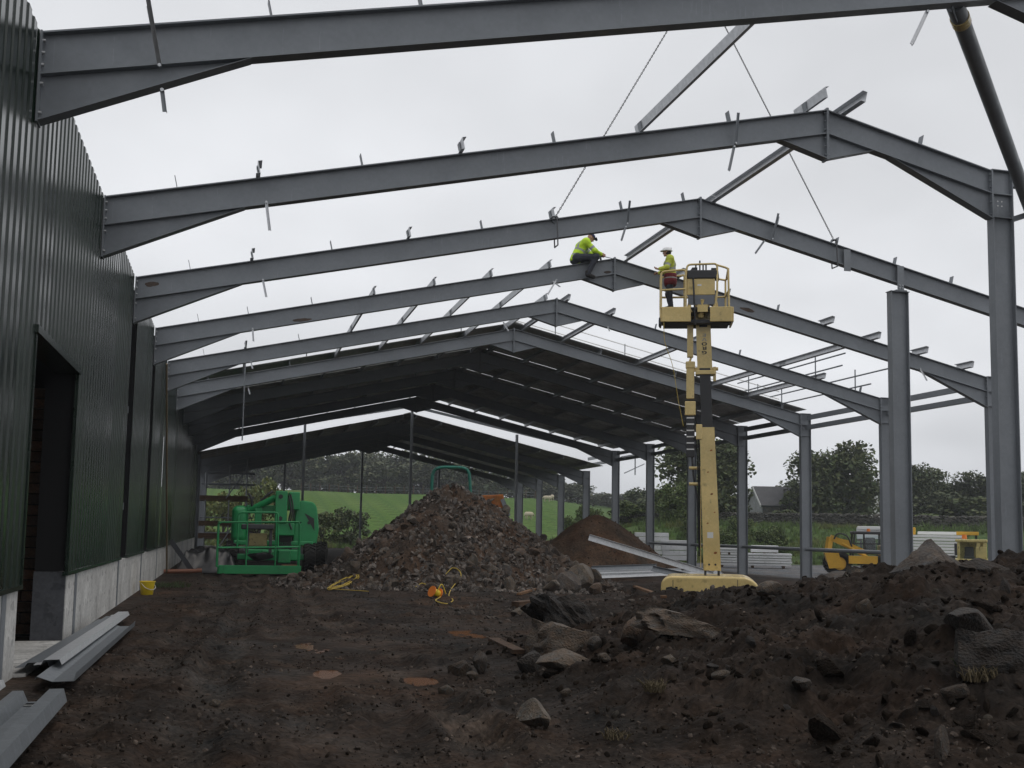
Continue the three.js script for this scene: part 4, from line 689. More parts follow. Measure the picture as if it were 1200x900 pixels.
// ---------------------------------------------------------------- machines
const font = await new FontLoader().loadAsync('fonts/droid/droid_sans_bold.typeface.json');
function wheel(parent, x, y, z, r, w, turn = 0, rimMat = mYellow) {
  const g = new THREE.Group(); g.name = 'wheel'; g.position.set(x, y, z); g.rotation.y = turn; parent.add(g);
  const prof = [[r * 0.55, -w / 2], [r * 0.88, -w / 2], [r * 0.97, -w * 0.42], [r * 0.97, w * 0.42], [r * 0.88, w / 2], [r * 0.55, w / 2], [r * 0.55, -w / 2]].map(([a, b]) => new THREE.Vector2(a, b));
  const lugs = []; for (let k = 0; k < 22; k++) for (const s of [-1, 1]) { const b = new THREE.BoxGeometry(r * 0.09, w * 0.52, r * 0.075).rotateX(s * 0.5).translate(r * 0.985, s * w * 0.23, 0); lugs.push(b.rotateY((k + (s > 0 ? 0.5 : 0)) / 22 * Math.PI * 2)); }
  mesh('tyre', [new THREE.LatheGeometry(prof, 36), ...lugs].map((q) => q.rotateZ(Math.PI / 2)), mRubber, g);
  mesh('rim', [new THREE.CylinderGeometry(r * 0.56, r * 0.56, w * 0.7, 24), new THREE.CylinderGeometry(r * 0.2, r * 0.2, w * 0.86, 12)].map((q) => q.rotateZ(Math.PI / 2)), rimMat, g);
  return g;
}
function facing(px, d) { const a = YAW + Math.atan((px - CX) / F); const p = atD(px, 600, d); return { x: p.x, z: p.z, rot: -a, a }; }   // a spot in plan, turned towards the viewer
const qy = (px, py, d) => atD(px, py, d).y;

const mWornLetter = M('worn_lettering', lin(0.34, 0.32, 0.27), 0.6);
// --- yellow telescopic boom lift, mast raised
const LIFT = { x: 12.44, z: -26.95, rot: -0.428, y: 0 };
LIFT.y = -0.62;
{
  const t = thing('yellow_boom_lift', 'yellow boom lift with its mast raised to the ridge, behind the soil bank', 'boom lift', [LIFT.x, LIFT.y, LIFT.z], LIFT.rot), o = -LIFT.y, m = (s) => s;
  const Y = (w) => w + o;                                          // world height to local height
  for (const sx of [-1, 1]) for (const sz of [-1, 1]) wheel(t, sx * 1.02, 0.40, -1.2 + sz * 1.1, 0.42, 0.32, 0, mYellow);
  mesh('chassis', [rbox(-0.8, 0.8, 0.28, 0.52, -2.5, 0.1, 0.04), new THREE.CylinderGeometry(0.5, 0.5, 0.12, 28).translate(0, 0.57, -1.2)], mDark, t);
  const sh = new THREE.Shape(); sh.moveTo(-1.27, 0.52); sh.lineTo(-1.25, 0.86); sh.quadraticCurveTo(-1.22, 1.02, -1.02, 1.03); sh.lineTo(0.55, 1.05); sh.lineTo(0.9, 1.04); sh.quadraticCurveTo(1.16, 0.98, 1.22, 0.78); sh.lineTo(1.24, 0.52); sh.closePath();
  mesh('counterweight_cover', new THREE.ExtrudeGeometry(sh, { depth: 1.9, bevelEnabled: true, bevelSize: 0.06, bevelThickness: 0.09, bevelSegments: 4, curveSegments: 10 }).translate(0, 0, -1.95), mYellow, t);
  mesh('cover_seam', [box(0.70, 0.715, 0.6, 1.03, 0.035, 0.046), box(-1.0, -0.985, 0.6, 0.98, 0.035, 0.046)], mDark, t);
  mesh('pivot_bracket', [box(-0.17, -0.11, 1.0, 1.55, -1.0, -0.6), box(0.19, 0.25, 1.0, 1.55, -1.0, -0.6), rod(v3(-0.2, 1.35, -0.8), v3(0.28, 1.35, -0.8), 0.07, 14)], mDark, t);
  // lean of the mast: it drifts slightly to its left on the way up
  const lx = (w) => 0.05 - (w - 0.6) * 0.036, zB = -0.8;
  const sec = (w0, w1, hw0, hw1, d, mat, name) => { const a = [lx(w0), Y(w0)], b = [lx(w1), Y(w1)]; const g = new THREE.BufferGeometry(), P = []; for (const z of [zB + d / 2, zB - d / 2]) P.push(a[0] - hw0, a[1], z, a[0] + hw0, a[1], z, b[0] + hw1, b[1], z, b[0] - hw1, b[1], z); g.setAttribute('position', new THREE.Float32BufferAttribute(P, 3)); g.setIndex([0, 1, 2, 0, 2, 3, 5, 4, 7, 5, 7, 6, 4, 0, 3, 4, 3, 7, 1, 5, 6, 1, 6, 2, 3, 2, 6, 3, 6, 7, 4, 5, 1, 4, 1, 0]); const f = g.toNonIndexed(); f.computeVertexNormals(); return mesh(name, f, mat, t); };
  const base = sec(0.62, 4.5, 0.235, 0.20, 0.52, mYellow, 'boom_base_section');
  mesh('pin_hole', [hexBolt(lx(0.8) - 0.08, Y(0.78), zB + 0.262, 'z', 0.03, 0.01), hexBolt(lx(0.8) + 0.09, Y(0.78), zB + 0.262, 'z', 0.03, 0.01)], mDark, base);
  mesh('end_collar', [rbox(lx(4.5) - 0.30, lx(4.5) - 0.13, Y(4.2), Y(4.62), zB - 0.1, zB + 0.28, 0.02), box(lx(4.5) - 0.19, lx(4.5) + 0.2, Y(4.5), Y(4.54), zB - 0.25, zB + 0.262)], mYellow, base);
  mesh('weld_strip', [box(lx(2.5) - 0.25, lx(2.5) - 0.235, Y(0.7), Y(4.3), zB + 0.1, zB + 0.24)], mYellow, base);
  sec(4.54, 6.2, 0.155, 0.150, 0.38, mDark, 'boom_inner_section');
  const head = sec(6.12, 7.62, 0.205, 0.20, 0.30, mYellow, 'boom_head_section');
  mesh('head_flange', [rbox(lx(6.1) - 0.26, lx(6.1) + 0.28, Y(6.02), Y(6.14), zB - 0.22, zB + 0.22, 0.02), rod(v3(lx(6) - 0.28, Y(6.2), zB), v3(lx(6) + 0.36, Y(6.2), zB), 0.05, 10), box(lx(6) + 0.22, lx(6) + 0.30, Y(5.85), Y(6.25), zB - 0.05, zB + 0.08)], mYellow, head);
  mesh('head_slot', [box(lx(7.4) - 0.11, lx(7.4) + 0.11, Y(7.36), Y(7.52), zB + 0.150, zB + 0.156)], mDark, head);
  [...'GROVE'].forEach((ch, k) => { const tg = new TextGeometry(ch, { font, size: 0.115, depth: 0.005, curveSegments: 5 }); tg.computeBoundingBox(); const bb = tg.boundingBox; tg.translate(-(bb.min.x + bb.max.x) / 2, -(bb.min.y + bb.max.y) / 2, 0).scale(1.45, 0.8, 1).rotateZ(Math.PI).translate(lx(6.9) + 0.01, Y(6.64 + k * 0.1225), zB + 0.1505); mesh('letter', tg, k < 3 ? mDark : mWornLetter, head); });
  // knuckle up to the platform
  mesh('jib_knuckle', [box(lx(7.8) - 0.19, lx(7.8) - 0.13, Y(7.45), Y(8.05), zB - 0.12, zB + 0.16), box(lx(7.8) + 0.13, lx(7.8) + 0.19, Y(7.45), Y(8.05), zB - 0.12, zB + 0.16), rbox(lx(7.8) - 0.12, lx(7.8) + 0.12, Y(7.5), Y(7.98), zB - 0.15, zB + 0.10, 0.03), rod(v3(lx(8) - 0.2, Y(7.95), zB), v3(lx(8) + 0.2, Y(7.95), zB), 0.08, 14)], mYellow, t);
  mesh('knuckle_slot', [rbox(lx(7.8) - 0.06, lx(7.8) + 0.06, Y(7.78), Y(7.90), zB + 0.08, zB + 0.106, 0.02)], mDark, t);
  // cable tray and drag chain down the side
  mesh('cable_tray', [rbox(-0.64, -0.47, Y(6.52), Y(7.55), zB - 0.02, zB + 0.16, 0.015)], mYellow, t);
  mesh('tray_link', [rbox(-0.66, -0.44, Y(5.35), Y(6.30), zB, zB + 0.15, 0.02), rbox(-0.70, -0.40, Y(4.88), Y(5.28), zB - 0.02, zB + 0.17, 0.03), rbox(-0.68, -0.42, Y(6.2), Y(6.4), zB - 0.02, zB + 0.17, 0.03), box(-0.45, -0.10, Y(6.12), Y(6.22), zB, zB + 0.1), rod(v3(-0.6, Y(6.3), zB + 0.1), v3(-0.5, Y(6.6), zB + 0.1), 0.03, 8)], mYellow, t);
  const ch = mesh('drag_chain', [rbox(-0.66, -0.43, Y(3.72), Y(4.9), zB, zB + 0.14, 0.02), tube([v3(-0.5, Y(3.75), zB + 0.05), v3(-0.46, Y(3.2), zB + 0.05), v3(-0.36, Y(2.6), zB + 0.06), v3(-0.3, Y(1.2), zB + 0.06)], 0.03, 24, 6)], mDark, t);
  for (let k = 0; k < 6; k++) mesh('chain_rung', box(-0.65, -0.44, Y(3.92 + k * 0.175), Y(3.955 + k * 0.175), zB + 0.141, zB + 0.15), mWhite, ch);
  mesh('mast_hose', [tube([v3(-0.27, Y(1.0), zB + 0.2), v3(-0.285, Y(2.2), zB + 0.2), v3(-0.30, Y(3.4), zB + 0.2), v3(-0.33, Y(4.3), zB + 0.16), v3(-0.42, Y(4.9), zB + 0.1)], 0.022, 30, 6), tube([v3(-0.31, Y(1.0), zB + 0.15), v3(-0.325, Y(2.2), zB + 0.15), v3(-0.34, Y(3.4), zB + 0.15), v3(-0.40, Y(4.3), zB + 0.12)], 0.018, 30, 6)], mRubber, t);
  mesh('warning_label', [box(lx(1.6) - 0.10, lx(1.6) + 0.06, Y(1.5), Y(1.66), zB + 0.2605, zB + 0.262)], mWhite, base);
  mesh('chipped_paint', [[1.1, 0.1, 0.05], [1.9, -0.08, 0.03], [2.7, 0.06, 0.04], [3.3, -0.02, 0.03], [3.9, 0.09, 0.035], [2.2, 0.12, 0.025]].map(([w, x, s]) => prism([[-1, -0.4], [-0.2, -0.7], [0.8, -0.3], [0.9, 0.5], [0.1, 0.7], [-0.7, 0.4]].map(([p, q]) => [lx(w) + x + p * s, Y(w) + q * s]), zB + 0.2602, zB + 0.2612)), mRust, base);
  for (const w of [3.42, 2.98]) mesh('hose_bracket', [rod(v3(-0.58, Y(w), zB + 0.08), v3(-0.12, Y(w), zB + 0.08), 0.045, 8)], mYellow, t);
  // platform
  const pl = new THREE.Group(); pl.name = 'platform'; pl.position.set(-0.40, Y(7.42), -0.75); pl.rotation.y = 0.06; t.add(pl);
  const hw = 0.98, dz = 0.48, fy = 0.36;
  const ds = new THREE.Shape(); ds.moveTo(-hw + 0.16, -dz); ds.lineTo(hw - 0.12, -dz); ds.quadraticCurveTo(hw, -dz, hw, -dz + 0.12); ds.lineTo(hw, dz - 0.12); ds.quadraticCurveTo(hw, dz, hw - 0.12, dz); ds.lineTo(-hw + 0.16, dz); ds.quadraticCurveTo(-hw, dz, -hw, dz - 0.2); ds.lineTo(-hw, -dz + 0.2); ds.quadraticCurveTo(-hw, -dz, -hw + 0.16, -dz);
  mesh('floor_plate', new THREE.ExtrudeGeometry(ds, { depth: 0.06, bevelEnabled: false, curveSegments: 8 }).rotateX(-Math.PI / 2).translate(0, 0.375, 0), mDark, pl);
  const skirt = (x0, x1) => rbox(x0, x1, 0.02, 0.44, dz - 0.02, dz + 0.045, 0.02);
  mesh('kick_plate', [skirt(-hw + 0.02, -0.16), skirt(0.36, hw - 0.02), rbox(-hw - 0.03, -hw + 0.03, 0.02, 0.44, -dz, dz, 0.02), rbox(hw - 0.03, hw + 0.03, 0.02, 0.44, -dz, dz, 0.02), rbox(-hw, hw, 0.10, 0.44, -dz - 0.03, -dz + 0.02, 0.02)], mYellow, pl);
  mesh('underframe', [box(-hw + 0.08, hw - 0.08, 0.0, 0.10, -dz + 0.05, dz - 0.06), rbox(-hw - 0.06, -hw + 0.02, -0.06, 0.16, 0.1, dz, 0.03)], mDark, pl);
  const rp = (pts, r = 0.030) => railPath(pts.map((p) => v3(...p)), r, 0.10), tr = 1.50;
  mesh('top_rail', [rp([[-hw, 0.4, dz], [-hw, tr - 0.06, dz], [-0.30, tr, dz], [-0.30, 0.4, dz]]), rp([[-hw, tr - 0.06, dz], [-hw, tr, -dz], [-0.32, tr + 0.06, -dz]]), rp([[-0.30, 1.3, dz - 0.02], [-0.26, tr + 0.14, dz - 0.02], [0.56, tr + 0.16, dz - 0.02], [0.56, 1.3, dz - 0.02]]), rp([[0.56, tr + 0.12, dz - 0.02], [hw - 0.12, tr + 0.02, dz], [hw - 0.1, tr - 0.1, -dz], [0.4, tr, -dz], [-0.32, tr + 0.06, -dz]]), rp([[hw - 0.12, tr + 0.02, dz], [hw - 0.10, 0.4, dz - 0.04]])], mYellow, pl);
  mesh('mid_rail', [rp([[-hw, 0.92, dz], [-0.30, 0.95, dz]]), rp([[-hw, 0.92, dz], [-hw, 0.92, -dz], [hw - 0.12, 0.92, -dz], [hw - 0.1, 0.92, dz]])], mYellow, pl);
  mesh('upright_post', [rp([[-hw, 0.3, -dz], [-hw, tr, -dz]]), rp([[hw - 0.12, 0.3, -dz], [hw - 0.12, tr - 0.1, -dz]]), rp([[-0.30, 0.3, -dz], [-0.30, tr + 0.06, -dz]]), rp([[0.5, 0.4, dz], [0.56, 0.9, dz], [0.56, 1.34, dz]])], mYellow, pl);
  mesh('control_box', [rbox(-0.26, 0.56, 1.24, 1.48, dz - 0.36, dz + 0.02, 0.03), prism([[-0.30, 1.30], [-0.12, 1.56], [0.02, 1.56], [0.02, 1.30]].reverse(), dz - 0.3, dz - 0.02), prism([[0.40, 1.30], [0.40, 1.54], [0.58, 1.54], [0.62, 1.22]].reverse(), dz - 0.3, dz - 0.02)], mDark, pl);
  mesh('control_lever', [[-0.02, 0.20], [0.09, 0.30], [0.18, 0.20], [0.26, 0.2]].map(([x, l]) => rod(v3(x, 1.47, dz - 0.1), v3(x, 1.47 + l, dz - 0.1), 0.022, 7)), mDark, pl);
  mesh('control_panel', [rbox(-0.27, 0.50, 0.78, 1.24, dz - 0.06, dz - 0.01, 0.02)], mYellow, pl);
  mesh('lower_panel', [rbox(-0.24, 0.50, 0.50, 0.775, dz - 0.05, dz - 0.015, 0.02)], M('grey_panel', lin(0.16, 0.17, 0.19), 0.5), pl);
  mesh('panel_sticker', [box(0.02, 0.13, 1.03, 1.08, dz - 0.009, dz - 0.006)], mWhite, pl);
  mesh('mount_bracket', [prism([[-0.30, 0.3], [-0.2, 0.75], [-0.12, 0.3]].reverse(), dz - 0.2, dz - 0.02), prism([[0.42, 0.3], [0.52, 0.80], [0.62, 0.3]].reverse(), dz - 0.2, dz - 0.02), rod(v3(0.12, 0.2, dz - 0.2), v3(0.16, 0.66, dz - 0.02), 0.09, 10, 0.05), box(0.02, 0.30, 0.3, 0.5, dz - 0.3, dz + 0.02)], mYellow, pl);
  mesh('control_hose', [tube([v3(-0.10, 1.25, dz + 0.03), v3(-0.08, 0.8, dz + 0.06), v3(-0.06, 0.3, dz + 0.05), v3(-0.05, -0.05, dz)], 0.024, 20, 6)], mDark, pl);
  const c = thing('tag_line', 'thin tag line hanging from the lift basket down beside the mast', 'rope'); const a = atD(778, 378, 28.8), pts = [[779, 400], [788, 428], [795, 470], [801, 500]].map(([x, y]) => atD(x, y, 28.75)); mesh('line', tube([a, ...pts], 0.008, 30, 5), mCable, c);
}
// --- green articulated boom lift, folded
{
  const t = thing('green_boom_lift', 'folded green articulated boom lift with its basket low on the ground', 'boom lift', [0.92, 0.02, -37.1], -0.02);
  // basket
  const b = new THREE.Group(); b.name = 'basket'; t.add(b);
  const X0 = -1.36, X1 = 1.38, ZB = -0.85, rp = (pts, r = 0.026) => railPath(pts.map((p) => v3(...p)), r, 0.10);
  mesh('kick_plate', [rbox(X0 + 0.08, X1, 0.02, 0.30, -0.03, 0.02, 0.01), rbox(X0 + 0.03, X0 + 0.08, 0.02, 0.26, ZB, -0.03, 0.01), rbox(X1 - 0.04, X1, 0.02, 0.26, ZB, -0.04, 0.01), rbox(X0 + 0.05, X1 - 0.02, 0.02, 0.26, ZB - 0.03, ZB, 0.01)], mGreenP, b);
  mesh('basket_floor', [box(X0 + 0.08, X1 - 0.04, 0.05, 0.09, ZB, -0.03)], mDark, b);
  mesh('top_rail', [rp([[X0, 0.25, 0], [X0, 1.70, 0], [X1 - 0.08, 1.76, 0], [X1 - 0.08, 0.25, 0]]), rp([[X0, 1.70, 0], [X0, 1.70, ZB], [X1 - 0.08, 1.74, ZB], [X1 - 0.08, 1.74, 0]])], mGreenP, b);
  mesh('mid_rail', [rp([[X0, 0.86, 0], [X1 - 0.04, 0.92, 0]]), rp([[X0, 0.86, 0], [X0, 0.86, ZB], [X1 - 0.08, 0.92, ZB], [X1 - 0.06, 0.92, 0]])], mGreenP, b);
  mesh('upright', [[-0.42, 0], [0.52, 0], [X0, ZB], [X1 - 0.08, ZB], [-0.42, ZB]].map(([x, z]) => rp([[x, 0.2, z], [x, 1.73, z]])), mGreenP, b);
  mesh('entry_hoop', [rp([[-0.72, 0.9, -0.02], [-0.72, 2.04, -0.02], [0.56, 2.06, -0.02], [0.60, 0.9, -0.02]], 0.03)], mGreenP, b);
  mesh('control_console', [rbox(-0.62, 0.46, 1.48, 1.66, -0.55, -0.08, 0.05), rbox(-0.45, -0.36, 0.7, 1.5, -0.4, -0.2, 0.02), rbox(0.30, 0.40, 0.7, 1.5, -0.4, -0.2, 0.02)], M('grey_console', lin(0.07, 0.07, 0.075), 0.5), b);
  mesh('console_plate', rbox(-0.36, 0.24, 0.93, 1.36, -0.30, -0.26, 0.02), M('chipped_cream_plate', lin(0.46, 0.38, 0.16), 0.6, { map: tDirty }), b);
  mesh('plastic_wrap', [rockA[2].clone().scale(1.0, 0.5, 0.5).translate(-0.02, 0.56, -0.34)], mPlastic, b);
  mesh('tool_box', rbox(0.75, 1.25, 0.1, 0.32, -0.6, -0.25, 0.02), mWood, b);
  // jib, boom stack
  mesh('jib', [rbox(0.10, 0.5, 0.45, 0.75, -2.2, -0.85, 0.04), rbox(0.62, 1.05, 0.35, 0.8, -2.6, -0.9, 0.05)], mGreenP, t);
  const up = mesh('knuckle_plate', [rbox(0.50, 0.92, 1.70, 2.86, -2.7, -2.45, 0.03)], mGreenP, t); mesh('hole_shade_disc', [[0.68, 2.66], [0.69, 1.88]].map(([x, y]) => hexBolt(x, y, -2.44, 'z', 0.085, 0.03)), mDark, up);  // dark discs stand in for the shade inside two open holes
  mesh('upper_boom', [rbox(0.97, 1.36, 2.20, 2.84, -4.9, -2.62, 0.04), rbox(-0.5, 0.5, 2.05, 2.35, -3.4, -3.05, 0.04), rod(v3(-0.4, 2.15, -3.1), v3(0.5, 2.62, -2.8), 0.12, 12)], mGreenP, t);
  mesh('lower_boom', [rbox(0.55, 1.2, 1.28, 1.72, -5.2, -2.5, 0.04), rbox(-0.2, 0.05, 1.5, 2.28, -3.2, -2.9, 0.03)], mGreenP, t);
  mesh('hydraulic_hose', [tube([v3(0.97, 2.7, -2.5), v3(1.05, 2.2, -2.4), v3(1.0, 1.8, -2.45), v3(1.1, 1.5, -2.4)], 0.035, 20), tube([v3(1.02, 2.75, -2.5), v3(1.12, 2.3, -2.4), v3(1.06, 1.8, -2.45)], 0.03, 20), tube([v3(-0.3, 2.3, -3), v3(-0.35, 2.62, -3), v3(-0.45, 2.75, -3.1)], 0.05, 14), tube([v3(0.0, 2.5, -3), v3(0.25, 2.75, -3), v3(0.4, 2.85, -3.1)], 0.05, 14)], mDark, t);
  mesh('linkage', [rbox(0.55, 1.15, 0.75, 1.3, -4.4, -2.9, 0.04)], mDark, t);
  // turntable hoods
  const hs = new THREE.Shape(); hs.moveTo(0, 0); hs.lineTo(0.06, 1.32); hs.quadraticCurveTo(0.1, 1.48, 0.26, 1.5); hs.lineTo(0.56, 1.46); hs.quadraticCurveTo(0.70, 1.42, 0.74, 1.2); hs.lineTo(0.82, 0.55); hs.lineTo(0.76, 0.05); hs.quadraticCurveTo(0.6, -0.02, 0.4, -0.02); hs.closePath();
  const hood = mesh('engine_hood', new THREE.ExtrudeGeometry(hs, { depth: 2.6, bevelEnabled: true, bevelSize: 0.05, bevelThickness: 0.07, bevelSegments: 3 }).translate(1.22, 1.0, -5.6), mGreenP, t);
  mesh('hood_recess', [prism([[1.55, 2.1], [1.90, 1.9], [1.93, 1.45]].reverse(), -2.93, -2.915), hexBolt(1.72, 1.75, -2.91, 'z', 0.06, 0.03)], mDark, hood);
  mesh('tank_hood', [rbox(-1.0, -0.42, 1.0, 2.32, -5.2, -2.95, 0.22, 5)], mGreenP, t);
  mesh('turntable', [rbox(-0.9, 1.9, 0.92, 1.08, -5.5, -2.9, 0.04), new THREE.CylinderGeometry(0.62, 0.62, 0.18, 30).translate(0.45, 0.86, -4.2)], mGreenP, t);
  mesh('chassis', [rbox(-0.45, 1.45, 0.38, 0.78, -5.6, -2.7, 0.05), rbox(-0.8, 1.9, 0.40, 0.60, -3.25, -2.95, 0.04)], mGreenP, t);
  wheel(t, 1.78, 0.50, -3.1, 0.53, 0.42, 0, mGreenP); wheel(t, -0.95, 0.50, -3.1, 0.53, 0.42, 0, mGreenP); wheel(t, 2.32, 0.50, -4.9, 0.53, 0.42, -0.12, mGreenP); wheel(t, -0.95, 0.50, -5.4, 0.53, 0.42, 0, mGreenP);
  mesh('rear_axle', [rbox(-0.8, 2.3, 0.42, 0.58, -5.15, -4.9, 0.03)], mGreenP, t);
}
// --- dumper behind the rubble heap
{
  const f = facing(540, 37.2), gy = 0.86, t = thing('site_dumper', 'site dumper behind the rubble, its teal roll bar and rusty orange skip showing', 'dumper', [f.x, gy, f.z], f.rot);
  const Y = (py) => qy(540, py, 37.2) - gy, X = (px) => (px - 540) * 37.2 / F;
  mesh('roll_bar', railPath([v3(X(504), 0.6, 0), v3(X(506), Y(552), 0), v3(X(514), Y(547.5), 0), v3(X(543), Y(547.5), 0), v3(X(549), Y(552), 0), v3(X(555), 0.6, 0)], 0.055, 0.25, 10), mTeal, t);
  const sk = new THREE.Shape(); sk.moveTo(X(556), Y(582)); sk.lineTo(X(588), Y(580)); sk.lineTo(X(595), Y(602)); sk.lineTo(X(564), Y(609)); sk.closePath();
  mesh('skip', [new THREE.ExtrudeGeometry(sk, { depth: 1.3, bevelEnabled: true, bevelSize: 0.04, bevelThickness: 0.04, bevelSegments: 2 }).translate(0, 0, -1.1)], mRust, t);
  mesh('skip_lip', [bar(v3(X(588), Y(584), 0.22), v3(X(596), Y(604), 0.22), 0.1, 0.14), bar(v3(X(566), Y(607), 0.2), v3(X(596), Y(604), 0.2), 0.08, 0.14)], mGalvDull, t);
  mesh('body', [rbox(-1.2, 0.75, 0.55, 1.25, -0.95, -0.05, 0.08), rbox(-0.5, 0.0, 1.25, 1.6, -0.8, -0.2, 0.06)], mYellowB, t);
  mesh('seat', [rbox(-0.45, -0.05, 1.6, 1.7, -0.75, -0.25, 0.04), rbox(-0.52, -0.42, 1.65, 2.1, -0.75, -0.25, 0.04)], mDark, t);
  for (const [x, z] of [[-0.85, 0.05], [-0.85, -1.05], [0.85, 0.05], [0.85, -1.05]]) { const w = wheel(t, x, 0.45, z, 0.47, 0.3, Math.PI / 2, mYellowB); }
  heaps.push(() => -99);
  soilHeap('spoil_ramp', 'low spoil ramp under the site dumper behind the rubble heap', [[6.0, -37.2, 0.92, 2.6], [9.8, -36.4, 0.9, 2.6]], 0.12, 0.12, [2.6, 13.2, -41, -33], mGround, brownSoil);
}
// --- yellow loader and cream-cabbed truck in the yard
{
  const d = 52, f = facing(1000, d), gy = groundH(f.x, f.z), t = thing('yellow_loader', 'yellow telescopic loader with a black-framed glass cab in the yard', 'loader', [f.x, gy, f.z], f.rot + 0.12);
  const X = (px) => (px - 1000) * d / F, Y = (py) => qy(1000, py, d) - gy;
  for (const [x, z] of [[-0.75, 0.55], [-0.75, -1.2], [1.6, 0.55], [1.6, -1.2]]) wheel(t, x, 0.55, z, 0.56, 0.4, Math.PI / 2 + 0.1, mYellowB);
  mesh('chassis', [rbox(-1.0, 2.3, 0.55, 0.92, -0.95, 0.2, 0.06)], mDark, t); mesh('engine_cover', [rbox(1.2, 2.5, 0.92, 1.45, -0.9, 0.2, 0.08)], mYellowB, t); mesh('mudguard', [rbox(-1.15, -0.35, 1.12, 1.2, 0.25, 0.75, 0.03), rbox(1.25, 2.0, 1.12, 1.2, 0.25, 0.75, 0.03)], mYellowB, t); mesh('step', [rbox(0.1, 0.7, 0.5, 0.58, 0.2, 0.5, 0.02), rbox(0.1, 0.7, 0.8, 0.86, 0.2, 0.42, 0.02)], mDark, t);
  const cab = mesh('cab_frame', [[-0.1, 0.35], [1.25, 0.35], [-0.1, -0.6], [1.25, -0.6], [0.42, 0.37]].map(([x, z]) => bar(v3(x, 0.9, z), v3(x + (x < 0 ? 0.1 : 0), Y(625), z), 0.08, 0.08)).concat([rbox(-0.1, 1.34, Y(626), Y(622.5), -0.68, 0.42, 0.05), bar(v3(-0.1, 1.5, 0.36), v3(1.25, 1.5, 0.36), 0.06, 0.06)]), mDark, t);
  mesh('cab_window', [box(0.48, 1.2, 1.2, Y(627), 0.33, 0.34)], mGlass, cab); mesh('cab_window', [box(-0.02, 0.38, 1.1, Y(627), 0.33, 0.34)], mGlass, cab); mesh('cab_seat', rbox(0.5, 1.0, 1.0, 1.8, -0.4, 0.1, 0.1), mDark, cab);
  mesh('boom', [bar(v3(X(972), Y(630), 0.55), v3(X(1012), Y(648), 0.5), 0.24, 0.26), bar(v3(X(972), Y(630), 0.55), v3(X(969), Y(647), 0.62), 0.22, 0.24), bar(v3(X(975), Y(632), 0.1), v3(X(995), Y(636), 0.1), 0.16, 0.2), rod(v3(X(985), Y(637), 0.62), v3(X(1018), Y(655), 0.6), 0.07, 10)], mYellowB, t);
  mesh('fork_carriage', [prism([[X(965), Y(648)], [X(981), Y(648)], [X(984), Y(665)], [X(970), Y(666)]].reverse(), 0.3, 0.85), box(X(992), X(1024), Y(660), Y(651), 0.5, 0.75)], mYellowB, t);
  mesh('hydraulic_hose', [tube([v3(X(976), Y(632), 0.7), v3(X(980), Y(626), 0.72), v3(X(990), Y(628), 0.7), v3(X(996), Y(640), 0.66)], 0.04, 20)], mDark, t);
  mesh('beacon', new THREE.CylinderGeometry(0.07, 0.09, 0.14, 12).translate(X(1017), Y(621), -0.1), mOrange, t);
}
{
  const d = 50, f = facing(1138, d), gy = groundH(f.x, f.z), t = thing('cream_cab_truck', 'machine with a cream yellow cab and an orange beacon behind the soil heap', 'truck', [f.x, gy, f.z], f.rot);
  const X = (px) => (px - 1138) * d / F, Y = (py) => qy(1138, py, d) - gy, yt = Y(632), ym = Y(655);
  for (const [x, z] of [[-0.9, 0.3], [0.9, 0.3], [-0.9, -1.6], [0.9, -1.6]]) wheel(t, x, 0.5, z, 0.5, 0.36, 0, mYellowB);
  mesh('body', [rbox(-0.95, 0.95, 0.45, ym, -2.0, 0.3, 0.08)], mCream, t);
  const cab = mesh('cab', [rbox(X(1120), X(1155), yt - 0.14, yt, -1.0, 0.16, 0.05), box(X(1150), X(1154), ym, yt - 0.13, -0.05, 0.10), box(X(1143), X(1147), ym, yt - 0.13, 0.02, 0.1), box(X(1122), X(1125), ym, yt - 0.13, -0.05, 0.10), box(X(1122), X(1154), ym, yt - 0.13, -1.0, -0.92), rbox(X(1142), X(1154), ym, ym + 0.55, -0.1, 0.12, 0.03)], mCream, t);
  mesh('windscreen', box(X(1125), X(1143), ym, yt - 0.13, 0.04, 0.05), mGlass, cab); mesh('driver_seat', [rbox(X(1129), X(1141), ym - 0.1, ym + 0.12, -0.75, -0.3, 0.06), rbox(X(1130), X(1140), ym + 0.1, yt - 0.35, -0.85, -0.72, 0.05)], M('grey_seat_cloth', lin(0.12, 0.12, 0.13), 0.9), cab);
  mesh('mirror', rbox(X(1119), X(1122), ym + 0.15, yt - 0.2, 0.1, 0.16, 0.02), mDark, t);
  mesh('beacon', new THREE.CylinderGeometry(0.10, 0.12, 0.2, 14).translate(X(1130), yt + 0.11, -0.2), mOrange, t);
}
// --- packs of white sheets in the yard
function sheetPack(px0, px1, py0, py1, d, label, layers, depth = 1.1, mat = mWhiteWrap) {
  const c = (px0 + px1) / 2, f = facing(c, d), y0 = qy(c, py1, d), y1 = qy(c, py0, d), w = (px1 - px0) * d / F / 2, t = thing('sheet_pack', label, 'sheet pack', [f.x, y0, f.z], f.rot + 0.04), hh = (y1 - y0) / layers, r = rng(Math.round(px0 * 7 + py0));
  for (let k = 0; k < layers; k++) { const e = (r() - 0.5) * 0.10, s = (r() - 0.5) * 0.06; mesh('sheet_bundle', rbox(-w + e, w + e * 0.5, k * hh + 0.02, (k + 1) * hh - 0.012, -depth + s, s, 0.02, 1), mat, t); }
  for (const x of [-0.8, 0, 0.8]) mesh('bearer', box(x * w - 0.06, x * w + 0.06, -0.10, 0.018, -depth, 0.02), mWoodDark, t);
  return t;
}
sheetPack(838, 926, 648, 663, 60, 'long low pack of white sheets in the yard behind the yellow mast', 5);
sheetPack(880, 911, 639, 647.6, 60.2, 'short white pack on top of the long low one, beside a column', 2);
